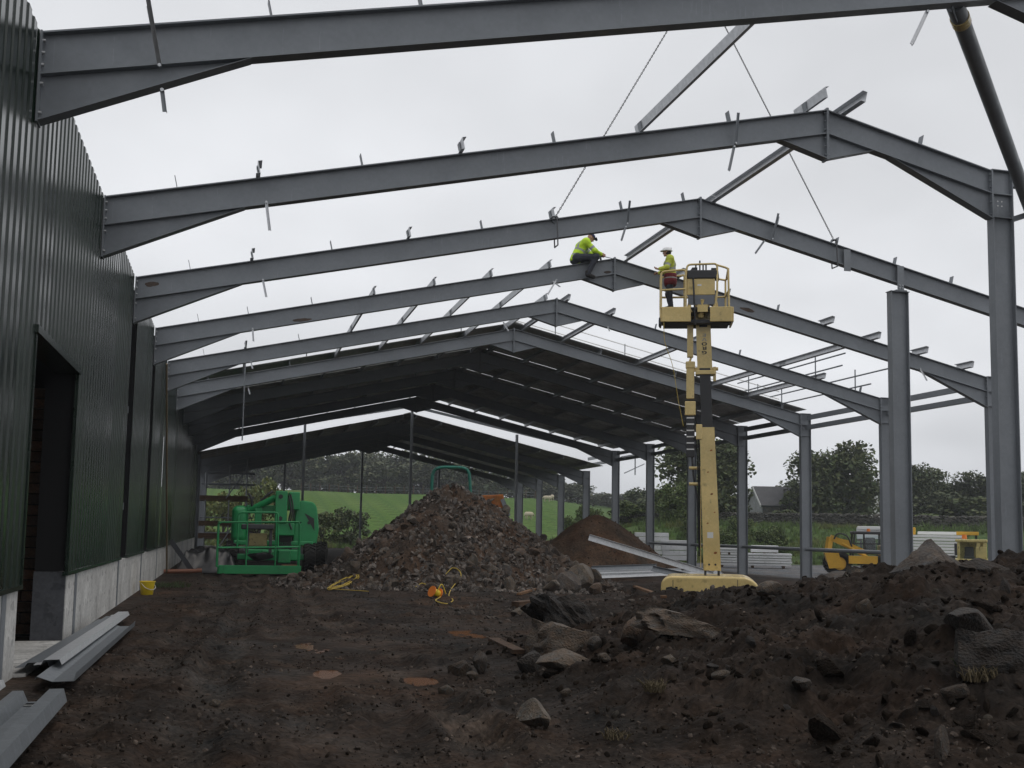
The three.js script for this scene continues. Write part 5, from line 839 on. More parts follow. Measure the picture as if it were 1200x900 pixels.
sheetPack(841, 868, 642, 647.6, 60.2, 'small white pack on top of the long low one, beside the yellow mast', 2);
sheetPack(776, 816, 633, 657, 64, 'white sheet pack half hidden by the brown earth heap', 4);
sheetPack(745, 784, 624, 650, 70, 'farther white sheet pack behind the brown earth heap', 5);
sheetPack(1064, 1128, 627, 652, 60, 'tall white wrapped stack behind the pointed boulder', 7, 1.6, mWhite);
sheetPack(1004, 1036, 618, 632, 62, 'white pack behind the loader cab', 2);
{ const d = 61, f = facing(1080, d), y0 = qy(1080, 627, d), t = thing('flatbed_rails', 'white and yellow bed rails above the tall white stack', 'rails', [f.x, y0, f.z], f.rot), X = (px) => (px - 1080) * d / F;
  mesh('white_rail', rbox(X(1075), X(1118), 0.03, 0.20, -1.2, 0.1, 0.03), mWhite, t); mesh('yellow_rail', rbox(X(1117), X(1141), 0.03, 0.22, -1.2, 0.12, 0.03), mYellowB, t); mesh('yellow_crate', rbox(X(1062), X(1073), 0.01, 0.42, -0.8, 0.1, 0.04), mYellowB, t); mesh('white_rail', rbox(X(1008), X(1036), 0.25, 0.45, -1.0, 0.1, 0.03), mWhite, t); mesh('support_leg', [box(X(1140) - 0.1, X(1140), -y0 - 0.25, 0.03, -1.1, -0.9), box(X(1062), X(1062) + 0.1, -y0 - 0.25, 0.01, -0.7, -0.5), box(X(1010), X(1010) + 0.1, -y0 - 0.25, 0.25, -0.9, -0.7)], mDark, t); }
// ---------------------------------------------------------------- people
function surfaceNet(f, mn, mx, c) {
  const n = [0, 1, 2].map((k) => Math.ceil((mx[k] - mn[k]) / c) + 1), V = new Float32Array(n[0] * n[1] * n[2]), id = (x, y, z) => (z * n[1] + y) * n[0] + x;
  for (let z = 0; z < n[2]; z++) for (let y = 0; y < n[1]; y++) for (let x = 0; x < n[0]; x++) V[id(x, y, z)] = f(mn[0] + x * c, mn[1] + y * c, mn[2] + z * c);
  const map = new Int32Array(V.length).fill(-1), P = [], I = [];
  for (let z = 0; z < n[2] - 1; z++) for (let y = 0; y < n[1] - 1; y++) for (let x = 0; x < n[0] - 1; x++) {
    let s = 0, m = 0, sx = 0, sy = 0, sz = 0; const v = []; for (let k = 0; k < 8; k++) v.push(V[id(x + (k & 1), y + (k >> 1 & 1), z + (k >> 2))]);
    for (const q of v) if (q < 0) m++; if (!m || m === 8) continue;
    for (const [a, b] of [[0, 1], [2, 3], [4, 5], [6, 7], [0, 2], [1, 3], [4, 6], [5, 7], [0, 4], [1, 5], [2, 6], [3, 7]]) if (v[a] < 0 !== v[b] < 0) { const t = v[a] / (v[a] - v[b]); sx += (a & 1) + ((b & 1) - (a & 1)) * t; sy += (a >> 1 & 1) + ((b >> 1 & 1) - (a >> 1 & 1)) * t; sz += (a >> 2) + ((b >> 2) - (a >> 2)) * t; s++; }
    map[id(x, y, z)] = P.length / 3; P.push(mn[0] + (x + sx / s) * c, mn[1] + (y + sy / s) * c, mn[2] + (z + sz / s) * c);
  }
  const quad = (a, b, d, e, flip) => { if (a < 0 || b < 0 || d < 0 || e < 0) return; flip ? I.push(a, b, d, a, d, e) : I.push(a, d, b, a, e, d); };
  for (let z = 1; z < n[2] - 1; z++) for (let y = 1; y < n[1] - 1; y++) for (let x = 1; x < n[0] - 1; x++) {
    const q = V[id(x, y, z)] < 0, M0 = (a, b, d) => map[id(x - a, y - b, z - d)];
    if (q !== V[id(x + 1, y, z)] < 0) quad(M0(0, 0, 0), M0(0, 1, 0), M0(0, 1, 1), M0(0, 0, 1), q);
    if (q !== V[id(x, y + 1, z)] < 0) quad(M0(0, 0, 0), M0(0, 0, 1), M0(1, 0, 1), M0(1, 0, 0), q);
    if (q !== V[id(x, y, z + 1)] < 0) quad(M0(0, 0, 0), M0(1, 0, 0), M0(1, 1, 0), M0(0, 1, 0), q);
  }
  const g = new THREE.BufferGeometry(); g.setAttribute('position', new THREE.Float32BufferAttribute(P, 3)); g.setIndex(I); g.computeVertexNormals(); return g;
}
const cap = (a, b, ra, rb) => { const dx = b[0] - a[0], dy = b[1] - a[1], dz = b[2] - a[2], L = dx * dx + dy * dy + dz * dz || 1e-9; return (x, y, z) => { const t = clamp(((x - a[0]) * dx + (y - a[1]) * dy + (z - a[2]) * dz) / L); return Math.hypot(x - a[0] - dx * t, y - a[1] - dy * t, z - a[2] - dz * t) - lerp(ra, rb, t); }; };
const blend = (fs, k = 0.03) => (x, y, z) => { let d = 9; for (const f of fs) { const e = f(x, y, z), h = Math.max(k - Math.abs(d - e), 0) / k; d = Math.min(d, e) - h * h * k / 4; } return d; };
const mSkin = M('skin', lin(0.42, 0.24, 0.17), 0.6), mHiVis = M('hi_vis_jacket', lin(1, 1, 1), 0.7, { vertexColors: true }), mTrouser = M('dark_work_trousers', lin(0.035, 0.038, 0.05), 0.9), mBoot = M('work_boots', lin(0.02, 0.018, 0.017), 0.8), mHat = M('white_hard_hat', lin(0.75, 0.76, 0.76), 0.35), mCap = M('navy_cap', lin(0.015, 0.018, 0.07), 0.8), mMaroon = M('maroon_bag', lin(0.16, 0.015, 0.02), 0.8), mHair = M('dark_hair', lin(0.02, 0.014, 0.01), 0.8);
const bbox = (pts, pad) => { const mn = [9, 9, 9], mx = [-9, -9, -9]; for (const p of pts) for (let k = 0; k < 3; k++) { mn[k] = Math.min(mn[k], p[k] - pad); mx[k] = Math.max(mx[k], p[k] + pad); } return [mn, mx]; };
function hand(w, dir, out) {                                       // wrist, direction of the fingers, side of the thumb: a half closed hand
  const d = v3(...dir).normalize(), o = v3(...out).normalize(), n = d.clone().cross(o).normalize(), at = (a, b, c) => v3(...w).addScaledVector(d, a).addScaledVector(o, b).addScaledVector(n, c).toArray(), fs = [cap(at(0, 0, 0), at(0.08, 0.015, 0), 0.026, 0.024), cap(at(0.05, -0.02, 0), at(0.085, -0.022, 0), 0.022, 0.02), cap(at(0.02, 0.02, 0), at(0.06, 0.055, -0.012), 0.014, 0.011), cap(at(0.06, 0.055, -0.012), at(0.085, 0.05, -0.035), 0.011, 0.009)];
  [0.032, 0.011, -0.011, -0.031].forEach((b, i) => { const l = [0.034, 0.039, 0.036, 0.028][i]; fs.push(cap(at(0.085, b, 0), at(0.085 + l, b, -0.014), 0.0095, 0.009), cap(at(0.085 + l, b, -0.014), at(0.085 + l + 0.004, b * 0.95, -0.014 - l * 0.8), 0.009, 0.008)); });
  const pts = [at(0, 0, 0), at(0.14, 0.06, -0.06), at(0.14, -0.05, 0.03), at(0, 0.06, 0)];
  const [mn, mx] = bbox(pts, 0.05); return surfaceNet(blend(fs, 0.008), mn, mx, 0.004);
}
function headGeo(c, look, tilt) {                                  // centre of the head, unit direction of the face
  const ell = (x, y, z, a, b, e) => (X, Yv, Zv) => (Math.hypot((X - x) / a, (Yv - y) / b, (Zv - z) / e) - 1) * Math.min(a, b, e);
  const fs = [ell(0, 0.02, 0, 0.078, 0.105, 0.095), ell(0, -0.055, 0.03, 0.056, 0.06, 0.062), cap([0, 0.005, 0.088], [0, -0.03, 0.108], 0.011, 0.015), cap([-0.028, 0.028, 0.083], [0.028, 0.028, 0.083], 0.013, 0.013), cap([-0.022, -0.062, 0.084], [0.022, -0.062, 0.084], 0.009, 0.009), cap([0, -0.095, 0.07], [0, -0.09, 0.075], 0.02, 0.02), cap([-0.078, 0.015, 0], [-0.082, -0.025, 0.008], 0.016, 0.011), cap([0.078, 0.015, 0], [0.082, -0.025, 0.008], 0.016, 0.011)];
  const base = blend(fs, 0.018), eyes = [cap([-0.03, 0.008, 0.092], [-0.03, 0.008, 0.093], 0.012, 0.012), cap([0.03, 0.008, 0.092], [0.03, 0.008, 0.093], 0.012, 0.012)];
  const g = surfaceNet((x, y, z) => Math.max(base(x, y, z), -Math.min(eyes[0](x, y, z), eyes[1](x, y, z))), [-0.12, -0.15, -0.13], [0.12, 0.15, 0.15], 0.006);
  const q = new THREE.Matrix4().makeRotationY(look).multiply(new THREE.Matrix4().makeRotationX(tilt)); return g.applyMatrix4(q).translate(...c);
}
function worker(t, J, o) {
  const arms = (k) => [cap(J.sh[k], J.el[k], 0.05, 0.042), cap(J.el[k], J.wr[k], 0.042, 0.03)], legs = (k) => [cap(J.hip[k], J.kn[k], 0.08, 0.058), cap(J.kn[k], J.an[k], 0.056, 0.04)];
  const mid = (a, b, t = 0.5) => [0, 1, 2].map((k) => lerp(a[k], b[k], t)), chest = mid(J.sh[0], J.sh[1]), pel = mid(J.hip[0], J.hip[1]), all = Object.values(J).flatMap((a) => (Array.isArray(a[0]) ? a : [a]));
  const torso = (g) => [cap(mid(pel, chest, 0.75), mid(J.sh[0], mid(pel, chest, 0.75), 0.25), 0.12 + g, 0.09 + g), cap(mid(pel, chest, 0.75), mid(J.sh[1], mid(pel, chest, 0.75), 0.25), 0.12 + g, 0.09 + g), cap(pel, mid(pel, chest, 0.7), 0.125 + g, 0.13 + g), cap(J.sh[0], J.sh[1], 0.06 + g, 0.06 + g)];
  const [mn, mx] = bbox(all, 0.2);
  const body = mesh('body', [surfaceNet(blend([...torso(-0.02), ...arms(0), ...arms(1), ...legs(0), ...legs(1), cap(chest, J.neck, 0.055, 0.052), cap(J.neck, J.head, 0.052, 0.05)], 0.05), mn, mx, 0.018), headGeo(J.head, o.look, o.tilt), hand(J.wr[0], o.hd[0], o.ho[0]), hand(J.wr[1], o.hd[1], o.ho[1])], mSkin, t);
  const wrinkle = (x, y, z) => 0.010 * N(x * 9, y * 14, z * 9) + 0.006 * N(x * 22, y * 30, z * 22);
  const jf = blend([...torso(0.028), ...[0, 1].flatMap((k) => [cap(J.sh[k], J.el[k], 0.082, 0.068), cap(J.el[k], mid(J.el[k], J.wr[k], 0.9), 0.066, 0.052)]), cap(chest, mid(chest, J.neck, 0.5), 0.085, 0.075)], 0.05);
  const ax = v3(...chest).sub(v3(...pel)), L = ax.length(); ax.normalize(); const hem = o.hem ?? -0.08;
  const g = surfaceNet((x, y, z) => Math.max(jf(x, y, z) + wrinkle(x, y, z), hem - ((x - pel[0]) * ax.x + (y - pel[1]) * ax.y + (z - pel[2]) * ax.z)), mn, mx, 0.015);
  const col = new Float32Array(g.attributes.position.count * 3), p = g.attributes.position, armD = [0, 1].map((k) => [cap(J.sh[k], J.el[k], 0, 0), cap(J.el[k], J.wr[k], 0, 0)]), tf = blend(torso(0.028), 0.05);
  for (let i = 0; i < p.count; i++) {
    const x = p.getX(i), y = p.getY(i), z = p.getZ(i), h = ((x - pel[0]) * ax.x + (y - pel[1]) * ax.y + (z - pel[2]) * ax.z) / L, arm = tf(x, y, z) > 0.012;
    let band = !arm && ((h > 0.06 && h < 0.17) || (h > 0.42 && h < 0.53));
    if (arm) for (const k of [0, 1]) { const a = v3(...J.el[k]).sub(v3(...J.sh[k])), q = v3(x, y, z).sub(v3(...J.sh[k])).dot(a) / a.lengthSq(); if (q > 0.62 && q < 0.84 && armD[k][0](x, y, z) < 0.1) band = true; }
    if (!arm && h > 0.5 && Math.abs(v3(x, y, z).sub(v3(...chest)).dot(v3(...J.sh[1]).sub(v3(...J.sh[0])).normalize())) > 0.075 && Math.abs(v3(x, y, z).sub(v3(...chest)).dot(v3(...J.sh[1]).sub(v3(...J.sh[0])).normalize())) < 0.125) band = true;
    col.set(band ? [0.33, 0.34, 0.34] : o.vis, 3 * i);
  }
  g.setAttribute('color', new THREE.BufferAttribute(col, 3)); mesh('jacket', g, mHiVis, t);
  mesh('trousers', [surfaceNet((x, y, z) => blend([cap(J.hip[0], J.hip[1], 0.125, 0.125), ...[0, 1].flatMap((k) => [cap(J.hip[k], J.kn[k], 0.108, 0.082), cap(J.kn[k], J.an[k], 0.080, 0.066)])], 0.05)(x, y, z) + wrinkle(x, y, z), mn, mx, 0.016)], mTrouser, t);
  for (const k of [0, 1]) { const a = J.an[k], b = J.toe[k], q = bbox([a, b], 0.12); mesh('boot', surfaceNet(blend([cap([a[0], a[1] + 0.05, a[2]], a, 0.062, 0.06), cap([a[0], a[1] - 0.03, a[2]], [b[0], b[1], b[2]], 0.05, 0.042), cap(a, [b[0], b[1], b[2]], 0.045, 0.035)], 0.04), q[0], q[1], 0.012), mBoot, t); }
  return body;
}
{ // the worker sitting astride the rafter beside the ridge
  const x0 = 9.20, y0 = roofY(9.20), t = thing('person', 'person in a yellow hi-vis jacket and navy cap sitting on the rafter with a tool', 'person', [x0, y0, Z(4)]);
  const J = { hip: [[0.04, 0.16, 0.12], [0.04, 0.16, -0.12]], kn: [[0.52, 0.20, 0.22], [0.50, 0.22, -0.22]], an: [[0.30, -0.27, 0.20], [0.34, -0.26, -0.22]], toe: [[0.46, -0.335, 0.21], [0.5, -0.33, -0.22]], sh: [[0.26, 0.60, 0.18], [0.26, 0.60, -0.18]], el: [[0.46, 0.36, 0.24], [0.48, 0.38, -0.22]], wr: [[0.70, 0.30, 0.12], [0.72, 0.32, -0.06]], neck: [0.34, 0.68, 0], head: [0.44, 0.76, 0] };
  t.scale.setScalar(1.1); worker(t, J, { look: Math.PI / 2, tilt: 0.7, hd: [[1, -0.1, -0.2], [1, -0.1, 0.1]], ho: [[0.2, 0.9, -0.2], [0.2, 0.9, 0.2]], vis: [0.55, 0.80, 0.03], hem: -0.10 });
  mesh('cap', new THREE.SphereGeometry(0.112, 20, 10, 0, 6.29, 0, 1.5).scale(1.05, 0.9, 0.95).rotateZ(-0.75).translate(0.455, 0.775, 0), mCap, t); mesh('cap_peak', new THREE.CylinderGeometry(0.09, 0.09, 0.012, 20, 1, false, 0, 3.14).rotateZ(-0.9).translate(0.56, 0.76, 0), mCap, t);
  const tool = thing('podger_spanner', 'long steel spanner held by the sitting person at the ridge', 'spanner', [x0 + 0.80, y0 + 0.29, Z(4) + 0.02]); mesh('shaft', rod(v3(-0.05, 0.02, 0.05), v3(0.42, -0.03, 0), 0.014, 8, 0.008), mGalvDull, tool); mesh('grip', rod(v3(-0.10, 0.04, 0.07), v3(0.03, 0.09, 0.04), 0.026, 8), mDark, tool);
}
{ // the worker standing in the lift basket, facing the other one
  const c = Math.cos(LIFT.rot), s = Math.sin(LIFT.rot), lx = -1.14, lz = -0.80, t = thing('person', 'person in a white hard hat and hi-vis jacket standing in the lift basket', 'person', [LIFT.x + lx * c + lz * s, 7.857, LIFT.z - lx * s + lz * c], LIFT.rot);
  const J = { hip: [[0.03, 0.92, 0.10], [0.02, 0.92, -0.10]], kn: [[0.0, 0.49, 0.12], [-0.03, 0.49, -0.12]], an: [[0.05, 0.10, 0.12], [0.05, 0.10, -0.13]], toe: [[-0.12, 0.05, 0.14], [-0.12, 0.05, -0.15]], sh: [[0.02, 1.43, 0.19], [-0.02, 1.43, -0.17]], el: [[-0.06, 1.16, 0.27], [-0.10, 1.17, -0.24]], wr: [[-0.27, 1.10, 0.32], [-0.30, 1.12, -0.22]], neck: [-0.02, 1.52, 0.01], head: [-0.07, 1.64, 0.02] };
  t.scale.setScalar(1.04); worker(t, J, { look: -Math.PI / 2 - 0.15, tilt: 0.1, hd: [[-0.9, 0.15, 0.1], [-0.9, -0.1, 0.1]], ho: [[-0.2, 0.3, -0.9], [-0.2, 0.3, 0.9]], vis: [0.50, 0.56, 0.06], hem: -0.16 });
  const hat = mesh('hard_hat', [new THREE.SphereGeometry(0.128, 24, 12, 0, 6.29, 0, 1.6).scale(1.08, 0.85, 0.95).translate(-0.065, 1.675, 0.02), new THREE.CylinderGeometry(0.150, 0.152, 0.014, 28).scale(1.12, 1, 0.9).translate(-0.085, 1.672, 0.02), rod(v3(0.06, 1.74, 0.02), v3(-0.18, 1.73, 0.02), 0.03, 8)], mHat, t);
  mesh('hair', new THREE.SphereGeometry(0.094, 16, 10).scale(1, 0.8, 0.86).translate(-0.045, 1.622, 0.02), mHair, t);
  mesh('maroon_tool_apron', [surfaceNet((x, y, z) => Math.max(blend([cap([0.03, 0.82, 0.09], [0.02, 0.82, -0.09], 0.178, 0.178), cap([0.03, 0.98, 0.09], [0.02, 0.98, -0.09], 0.172, 0.172)], 0.05)(x, y, z), y - 1.02, 0.70 - y), [-0.35, 0.6, -0.4], [0.4, 1.2, 0.4], 0.016)], mMaroon, t);
  mesh('apron_stripe', [surfaceNet((x, y, z) => Math.max(blend([cap([0.03, 0.82, 0.09], [0.02, 0.82, -0.09], 0.182, 0.182), cap([0.03, 0.98, 0.09], [0.02, 0.98, -0.09], 0.176, 0.176)], 0.05)(x, y, z), y - 0.905, 0.865 - y), [-0.35, 0.8, -0.4], [0.4, 0.96, 0.4], 0.012)], M('reflective_stripe', lin(0.36, 0.35, 0.34), 0.5), t);
}
// ---------------------------------------------------------------- trees, bushes, field and houses
function leafCrown(seed, lobes, leaves, leaf, spread = 1, open = 0.25) {  // unit crown: about 1 wide, 1 tall, base at 0
  const r = rng(seed), P = [], C = [], L = [];
  for (let k = 0; k < lobes; k++) { const a = r() * 6.28, h = 0.06 + 0.86 * Math.pow(r(), 0.9), rad = 0.42 * spread * Math.sqrt(Math.max(0.05, 1 - Math.pow((h - 0.45) / 0.62, 2))) * (0.35 + 0.65 * Math.sqrt(r())); L.push([Math.cos(a) * rad, h, Math.sin(a) * rad, 0.09 + 0.09 * r(), 0.75 + r() * 0.5]); }
  const q = new THREE.Quaternion(), e = new THREE.Euler(), v = v3(0, 0, 0);
  for (let k = 0; k < leaves; k++) {
    const [lx, ly, lz, lr, tone] = L[Math.floor(r() * lobes)], u = r() * 2 - 1, a = r() * 6.28, s = Math.sqrt(1 - u * u), rr = lr * (0.45 + 0.7 * Math.pow(r(), 0.6)), c = [lx + s * Math.cos(a) * rr * 1.2, ly + u * rr * 0.85, lz + s * Math.sin(a) * rr * 1.2];
    if (fbm(c[0] * 6 + seed, c[1] * 6, c[2] * 6, 2) < -open * 0.4 && r() < 0.8) continue;
    const z = leaf * (0.6 + r() * 0.9); q.setFromEuler(e.set((r() - 0.5) * 2.2, r() * 6.28, (r() - 0.5) * 2.2)); const col = (0.5 + 0.5 * tone) * (0.82 + r() * 0.36), w = r() * 0.3;
    for (const [x, y] of [[-1, -0.6], [1, -0.5], [0.2, 0.9], [-1, -0.6], [0.2, 0.9], [-0.9, 0.5]]) { v.set(x * z * 0.5, 0, y * z * 0.5).applyQuaternion(q); P.push(c[0] + v.x, c[1] + v.y, c[2] + v.z); C.push(col * (1 + w), col, col * (1 - w)); }
  }
  const g = new THREE.BufferGeometry(); g.setAttribute('position', new THREE.Float32BufferAttribute(P, 3)); g.setAttribute('color', new THREE.Float32BufferAttribute(C, 3)); g.computeVertexNormals(); return { geo: keep(g), L };
}
function trunkGeo(L, seed) { const r = rng(seed), g = [rod(v3(0, -0.2, 0), v3(0.01, 0.45, 0.0), 0.035, 9, 0.02)]; for (let k = 0; k < Math.min(9, L.length); k++) { const [x, y, z] = L[k], b = v3(0, 0.12 + r() * 0.25, 0); g.push(rod(b, v3(x, y, z), 0.014, 6, 0.004)); } return keep(g); }
const kinds = [leafCrown(201, 90, 28000, 0.038, 1.05, 0.04), leafCrown(202, 70, 20000, 0.038, 1, 0.16), leafCrown(203, 60, 14000, 0.044, 1.05, 0.08), leafCrown(204, 40, 5200, 0.055, 1.1, 0.15), leafCrown(205, 36, 4800, 0.055, 1.0, 0.25), leafCrown(206, 30, 4600, 0.055, 1.15, 0.15)].map((k, i) => ({ crown: k.geo, trunk: trunkGeo(k.L, 300 + i) }));
const leafMat = (n, r, g, b) => { const m = M(n, lin(r, g, b), 0.75, { vertexColors: true, side: THREE.DoubleSide }); return m; };
const mLeaf = [leafMat('oak_leaf', 0.070, 0.100, 0.042), leafMat('ash_leaf', 0.062, 0.088, 0.046), leafMat('willow_leaf', 0.12, 0.16, 0.06), leafMat('hedge_leaf', 0.078, 0.125, 0.038), leafMat('hazed_far_leaf', 0.080, 0.105, 0.066)];  // the far wood leaf is paler, distance haze put into its colour
const mBark = M('bark', lin(0.07, 0.055, 0.042), 0.9, { map: tRock });
let ts = 1;
function tree(px, pw, top, d, kind, leaf, label, cat = 'tree', group, gyOff = 0) {
  const p = atD(px, 600, d), gy = groundH(p.x, p.z) + gyOff, w = pw * 1.12 * d / F, h = Math.max(1, qy(px, top, d) - gy), r = rng(900 + ts++), t = thing(cat === 'bush' ? 'bush' : 'leafy_tree', label, cat, [p.x, gy, p.z], r() * 6.28, group);
  const k = kinds[kind], tr = mesh('trunk', k.trunk, mBark, t), cr = mesh('crown', k.crown, mLeaf[leaf], t); tr.scale.set(w, h, w); cr.scale.set(w * 1.05, h, w * (0.9 + r() * 0.2)); return t;
}
tree(976, 88, 522, 110, 0, 0, 'tall round tree between two columns, taller than its neighbours');
tree(942, 56, 562, 134, 2, 1, 'dark tree joining the left side of the tall round tree');
tree(826, 92, 514, 100, 1, 0, 'tall loose-crowned tree behind the yellow mast');
tree(792, 44, 566, 92, 2, 3, 'light green small tree in front of the loose-crowned one');
tree(760, 50, 572, 140, 3, 1, 'low dark tree left of the loose-crowned tree');
for (const [x, w, tp, d, k] of [[1082, 52, 549, 112, 1], [1118, 50, 566, 116, 2], [1150, 62, 556, 112, 0], [1186, 60, 560, 116, 1], [1222, 70, 550, 114, 2], [1056, 44, 578, 120, 3], [1098, 60, 574, 108, 3], [1140, 70, 582, 106, 5], [1190, 70, 586, 106, 5]]) tree(x, w, tp, d, k, x % 4 === 2 ? 1 : 0, 'dark tree in the row beyond the thick columns', 'tree', 'row of dark trees beyond the thick columns');
for (const [x, w, tp, d, k] of [[884, 50, 577, 150, 4], [912, 44, 574, 152, 3], [870, 40, 584, 160, 5], [1018, 50, 580, 150, 4], [1042, 40, 584, 148, 3]]) tree(x, w, tp, d, k, 1, 'hazy tree behind the slate-roofed houses', 'tree', 'trees behind the houses');
{ const r = rng(55); for (let k = 0; k < 26; k++) { const x = 252 + k * 15.2 + (r() - 0.5) * 8, d = 205 + r() * 40; tree(x, 44 + r() * 22, 527 + Math.pow(r(), 1.5) * 16 + Math.abs(x - 420) * 0.02 + sm(540, 640, x) * 18, d, 3 + Math.floor(r() * 3), 4, 'tree in the dark wood on top of the green field', 'tree', 'wood on top of the field'); }
  for (let k = 0; k < 9; k++) { const x = 628 + k * 17 + (r() - 0.5) * 6; tree(x, 36 + r() * 16, 560 + r() * 12 + k * 1.5, 215 + r() * 30, 3 + Math.floor(r() * 3), 4, 'hazy far tree on the skyline seen between the farther columns', 'tree', 'far skyline trees'); } }
for (const [x, w, tp, d, lf, lab] of [[378, 42, 599, 104, 0, 'dark bush in front of the green field beside the green lift'], [412, 36, 594, 106, 1, 'tall dark bush against the green field'], [304, 46, 558, 101, 2, 'pale willow bush behind the scaffold'], [262, 44, 575, 100, 2, 'pale bush at the end of the green wall'], [346, 40, 606, 103, 3, 'low green bush behind the green lift'], [690, 30, 590, 98, 3, 'leafy bush between two far columns'], [672, 26, 604, 96, 3, 'small leafy bush behind the earth heap'], [742, 44, 586, 96, 3, 'rounded bush right of the earth heap'], [868, 26, 604, 84, 3, 'weedy bush by the yard beside a column'], [920, 36, 597, 99, 0, 'dark round bush in front of the slate-roofed house'], [815, 26, 606, 84, 3, 'weedy bush behind the sheet packs'], [1006, 30, 610, 97, 3, 'bush below the white gable'], [900, 36, 616, 78, 3, 'low weedy bush at the yard edge'], [850, 30, 620, 77, 3, 'low weed clump by the yellow mast'], [1160, 40, 606, 95, 3, 'bush beyond the stone wall at the thick column'], [1095, 60, 602, 96, 3, 'wide bush beyond the stone wall behind the white stack']]) tree(x, w, tp, d, 5, lf, lab, 'bush');
// rough grass on the bank and below the field
{
  const g = [], r = rng(12); for (let k = 0; k < 12; k++) { const a = r() * 6.28, b = v3(Math.cos(a) * 0.14 * r(), 0, Math.sin(a) * 0.14 * r()), l = 0.5 + r() * 0.5, e = v3(b.x + (r() - 0.5) * 0.5, l, b.z + (r() - 0.5) * 0.5), s = v3(0.035, 0, 0.02 * (r() - 0.5)); const q = new THREE.BufferGeometry(); q.setAttribute('position', new THREE.Float32BufferAttribute([...b.clone().sub(s).toArray(), ...b.clone().add(s).toArray(), ...e.toArray()], 3)); q.computeVertexNormals(); g.push(q); }
  const geo = keep(g), list = [], cols = [], dum = new THREE.Object3D();
  for (let k = 0; k < 15000; k++) {
    const right = k < 11500, px = right ? 610 + r() * 640 : 240 + r() * 420, d = right ? 70 + 27 * Math.pow(r(), 1.2) : 97 + 22 * r(), p = atD(px, 600, d); if (p.x < 24.5 && p.z > -90) continue; if (fbm(p.x * 0.12, 3, p.z * 0.12, 2) < -0.12) continue;
    const s = (right ? 0.30 : 0.3) + 0.8 * r() * r() * (0.5 + sm(-0.1, 0.25, fbm(p.x * 0.15, 12, p.z * 0.15, 2))); dum.position.set(p.x, groundH(p.x, p.z), p.z); dum.rotation.set(0, r() * 6.28, 0); dum.scale.set(s * 1.5, s, s * 1.5); dum.updateMatrix(); list.push(dum.matrix.clone()); const v = 0.6 + r() * 0.8, y = fbm(p.x * 0.2, 9, p.z * 0.2, 2) > 0.1 ? 1.35 : 1; cols.push(lin(0.10 * v * y, 0.155 * v, 0.040 * v));
  }
  const m = inst('rough_grass', geo, M('rough_grass_blade', lin(1, 1, 1), 0.85, { side: THREE.DoubleSide }), list, null, cols); tag(m, 'rough grass and weeds on the bank beyond the yard', 'grass', null, 'stuff');
}
// dry stone wall along the top of the bank
{
  const t = thing('dry_stone_wall', 'long grey dry stone wall along the top of the grass bank', 'stone wall'), r = rng(21), list = [], cols = [], dum = new THREE.Object3D();
  for (let k = 0; k < 5200; k++) { const px = 620 + r() * 640, d = 94 + 2.5 * Math.sin(px * 0.01), p = atD(px, 600, d), h = 1.15 * r(); dum.position.set(p.x, groundH(p.x, p.z) + h, p.z + (r() - 0.5) * 0.25 * (1.3 - h)); dum.rotation.set(r() * 0.4, r() * 6.28, r() * 0.4); dum.scale.set(0.28 + r() * 0.3, 0.16 + r() * 0.14, 0.3); dum.updateMatrix(); list.push(dum.matrix.clone()); const v = 0.5 + r() * 0.9; cols.push(lin(0.135 * v, 0.13 * v, 0.115 * v)); }
  inst('wall_stones', rockS[0], mLoose, list, t, cols).userData.kind = 'stuff';
}
// field fence and sheep
{
  const t = thing('field_fence', 'thin post and wire fence along the top of the green field', 'fence'); let prev = null;
  for (let k = 0; k < 26; k++) { const p = atD(352 + k * 11, 600, 176), y = groundH(p.x, p.z), post = mesh('post', rod(v3(0, -0.1, 0), v3(0, 1.25, 0), 0.07, 6), mWoodDark, t); post.position.set(p.x, y, p.z); if (prev) mesh('wire', [0.5, 0.95].map((h) => rod(v3(prev.x, prev.y + h, prev.z), v3(p.x, y + h, p.z), 0.025, 4)), mGalvDull, t); prev = v3(p.x, y, p.z); }
  const mWool = M('sheep_wool', lin(0.52, 0.46, 0.34), 0.95), mFace = M('sheep_face', lin(0.08, 0.07, 0.06), 0.8);
  for (const [px, d, lab, rot] of [[620, 140, 'pale sheep grazing at the column side of the green field', 0.3], [641, 168, 'pale sheep higher up the green field beside a column', 2.6], [647, 174, 'farthest pale sheep near the top of the green field', 1.2]]) {
    const p = atD(px, 600, d), s = thing('sheep', lab, 'sheep', [p.x, groundH(p.x, p.z), p.z], rot);
    mesh('body', [surfaceNet((x, y, z) => blend([cap([-0.38, 0.72, 0], [0.32, 0.74, 0], 0.30, 0.27), cap([0.40, 0.82, 0], [0.62, 0.70, 0], 0.16, 0.11), cap([0.62, 0.70, 0], [0.80, 0.52, 0], 0.11, 0.07), cap([-0.66, 0.72, 0], [-0.72, 0.5, 0], 0.06, 0.04), ...[[-0.34, 0.15], [-0.34, -0.15], [0.30, 0.14], [0.30, -0.14]].flatMap(([a, b]) => [cap([a, 0.55, b], [a + (a < 0 ? -0.06 : 0.02), 0.28, b], 0.10, 0.05), cap([a + (a < 0 ? -0.06 : 0.02), 0.28, b], [a, 0.02, b], 0.045, 0.035)]), cap([0.60, 0.80, 0.1], [0.56, 0.82, 0.2], 0.04, 0.02), cap([0.60, 0.80, -0.1], [0.56, 0.82, -0.2], 0.04, 0.02)], 0.08)(x, y, z) + 0.03 * N(x * 9, y * 9, z * 9), [-1.1, -0.05, -0.5], [1.1, 1.2, 0.5], 0.04)], mWool, s);
  }
}
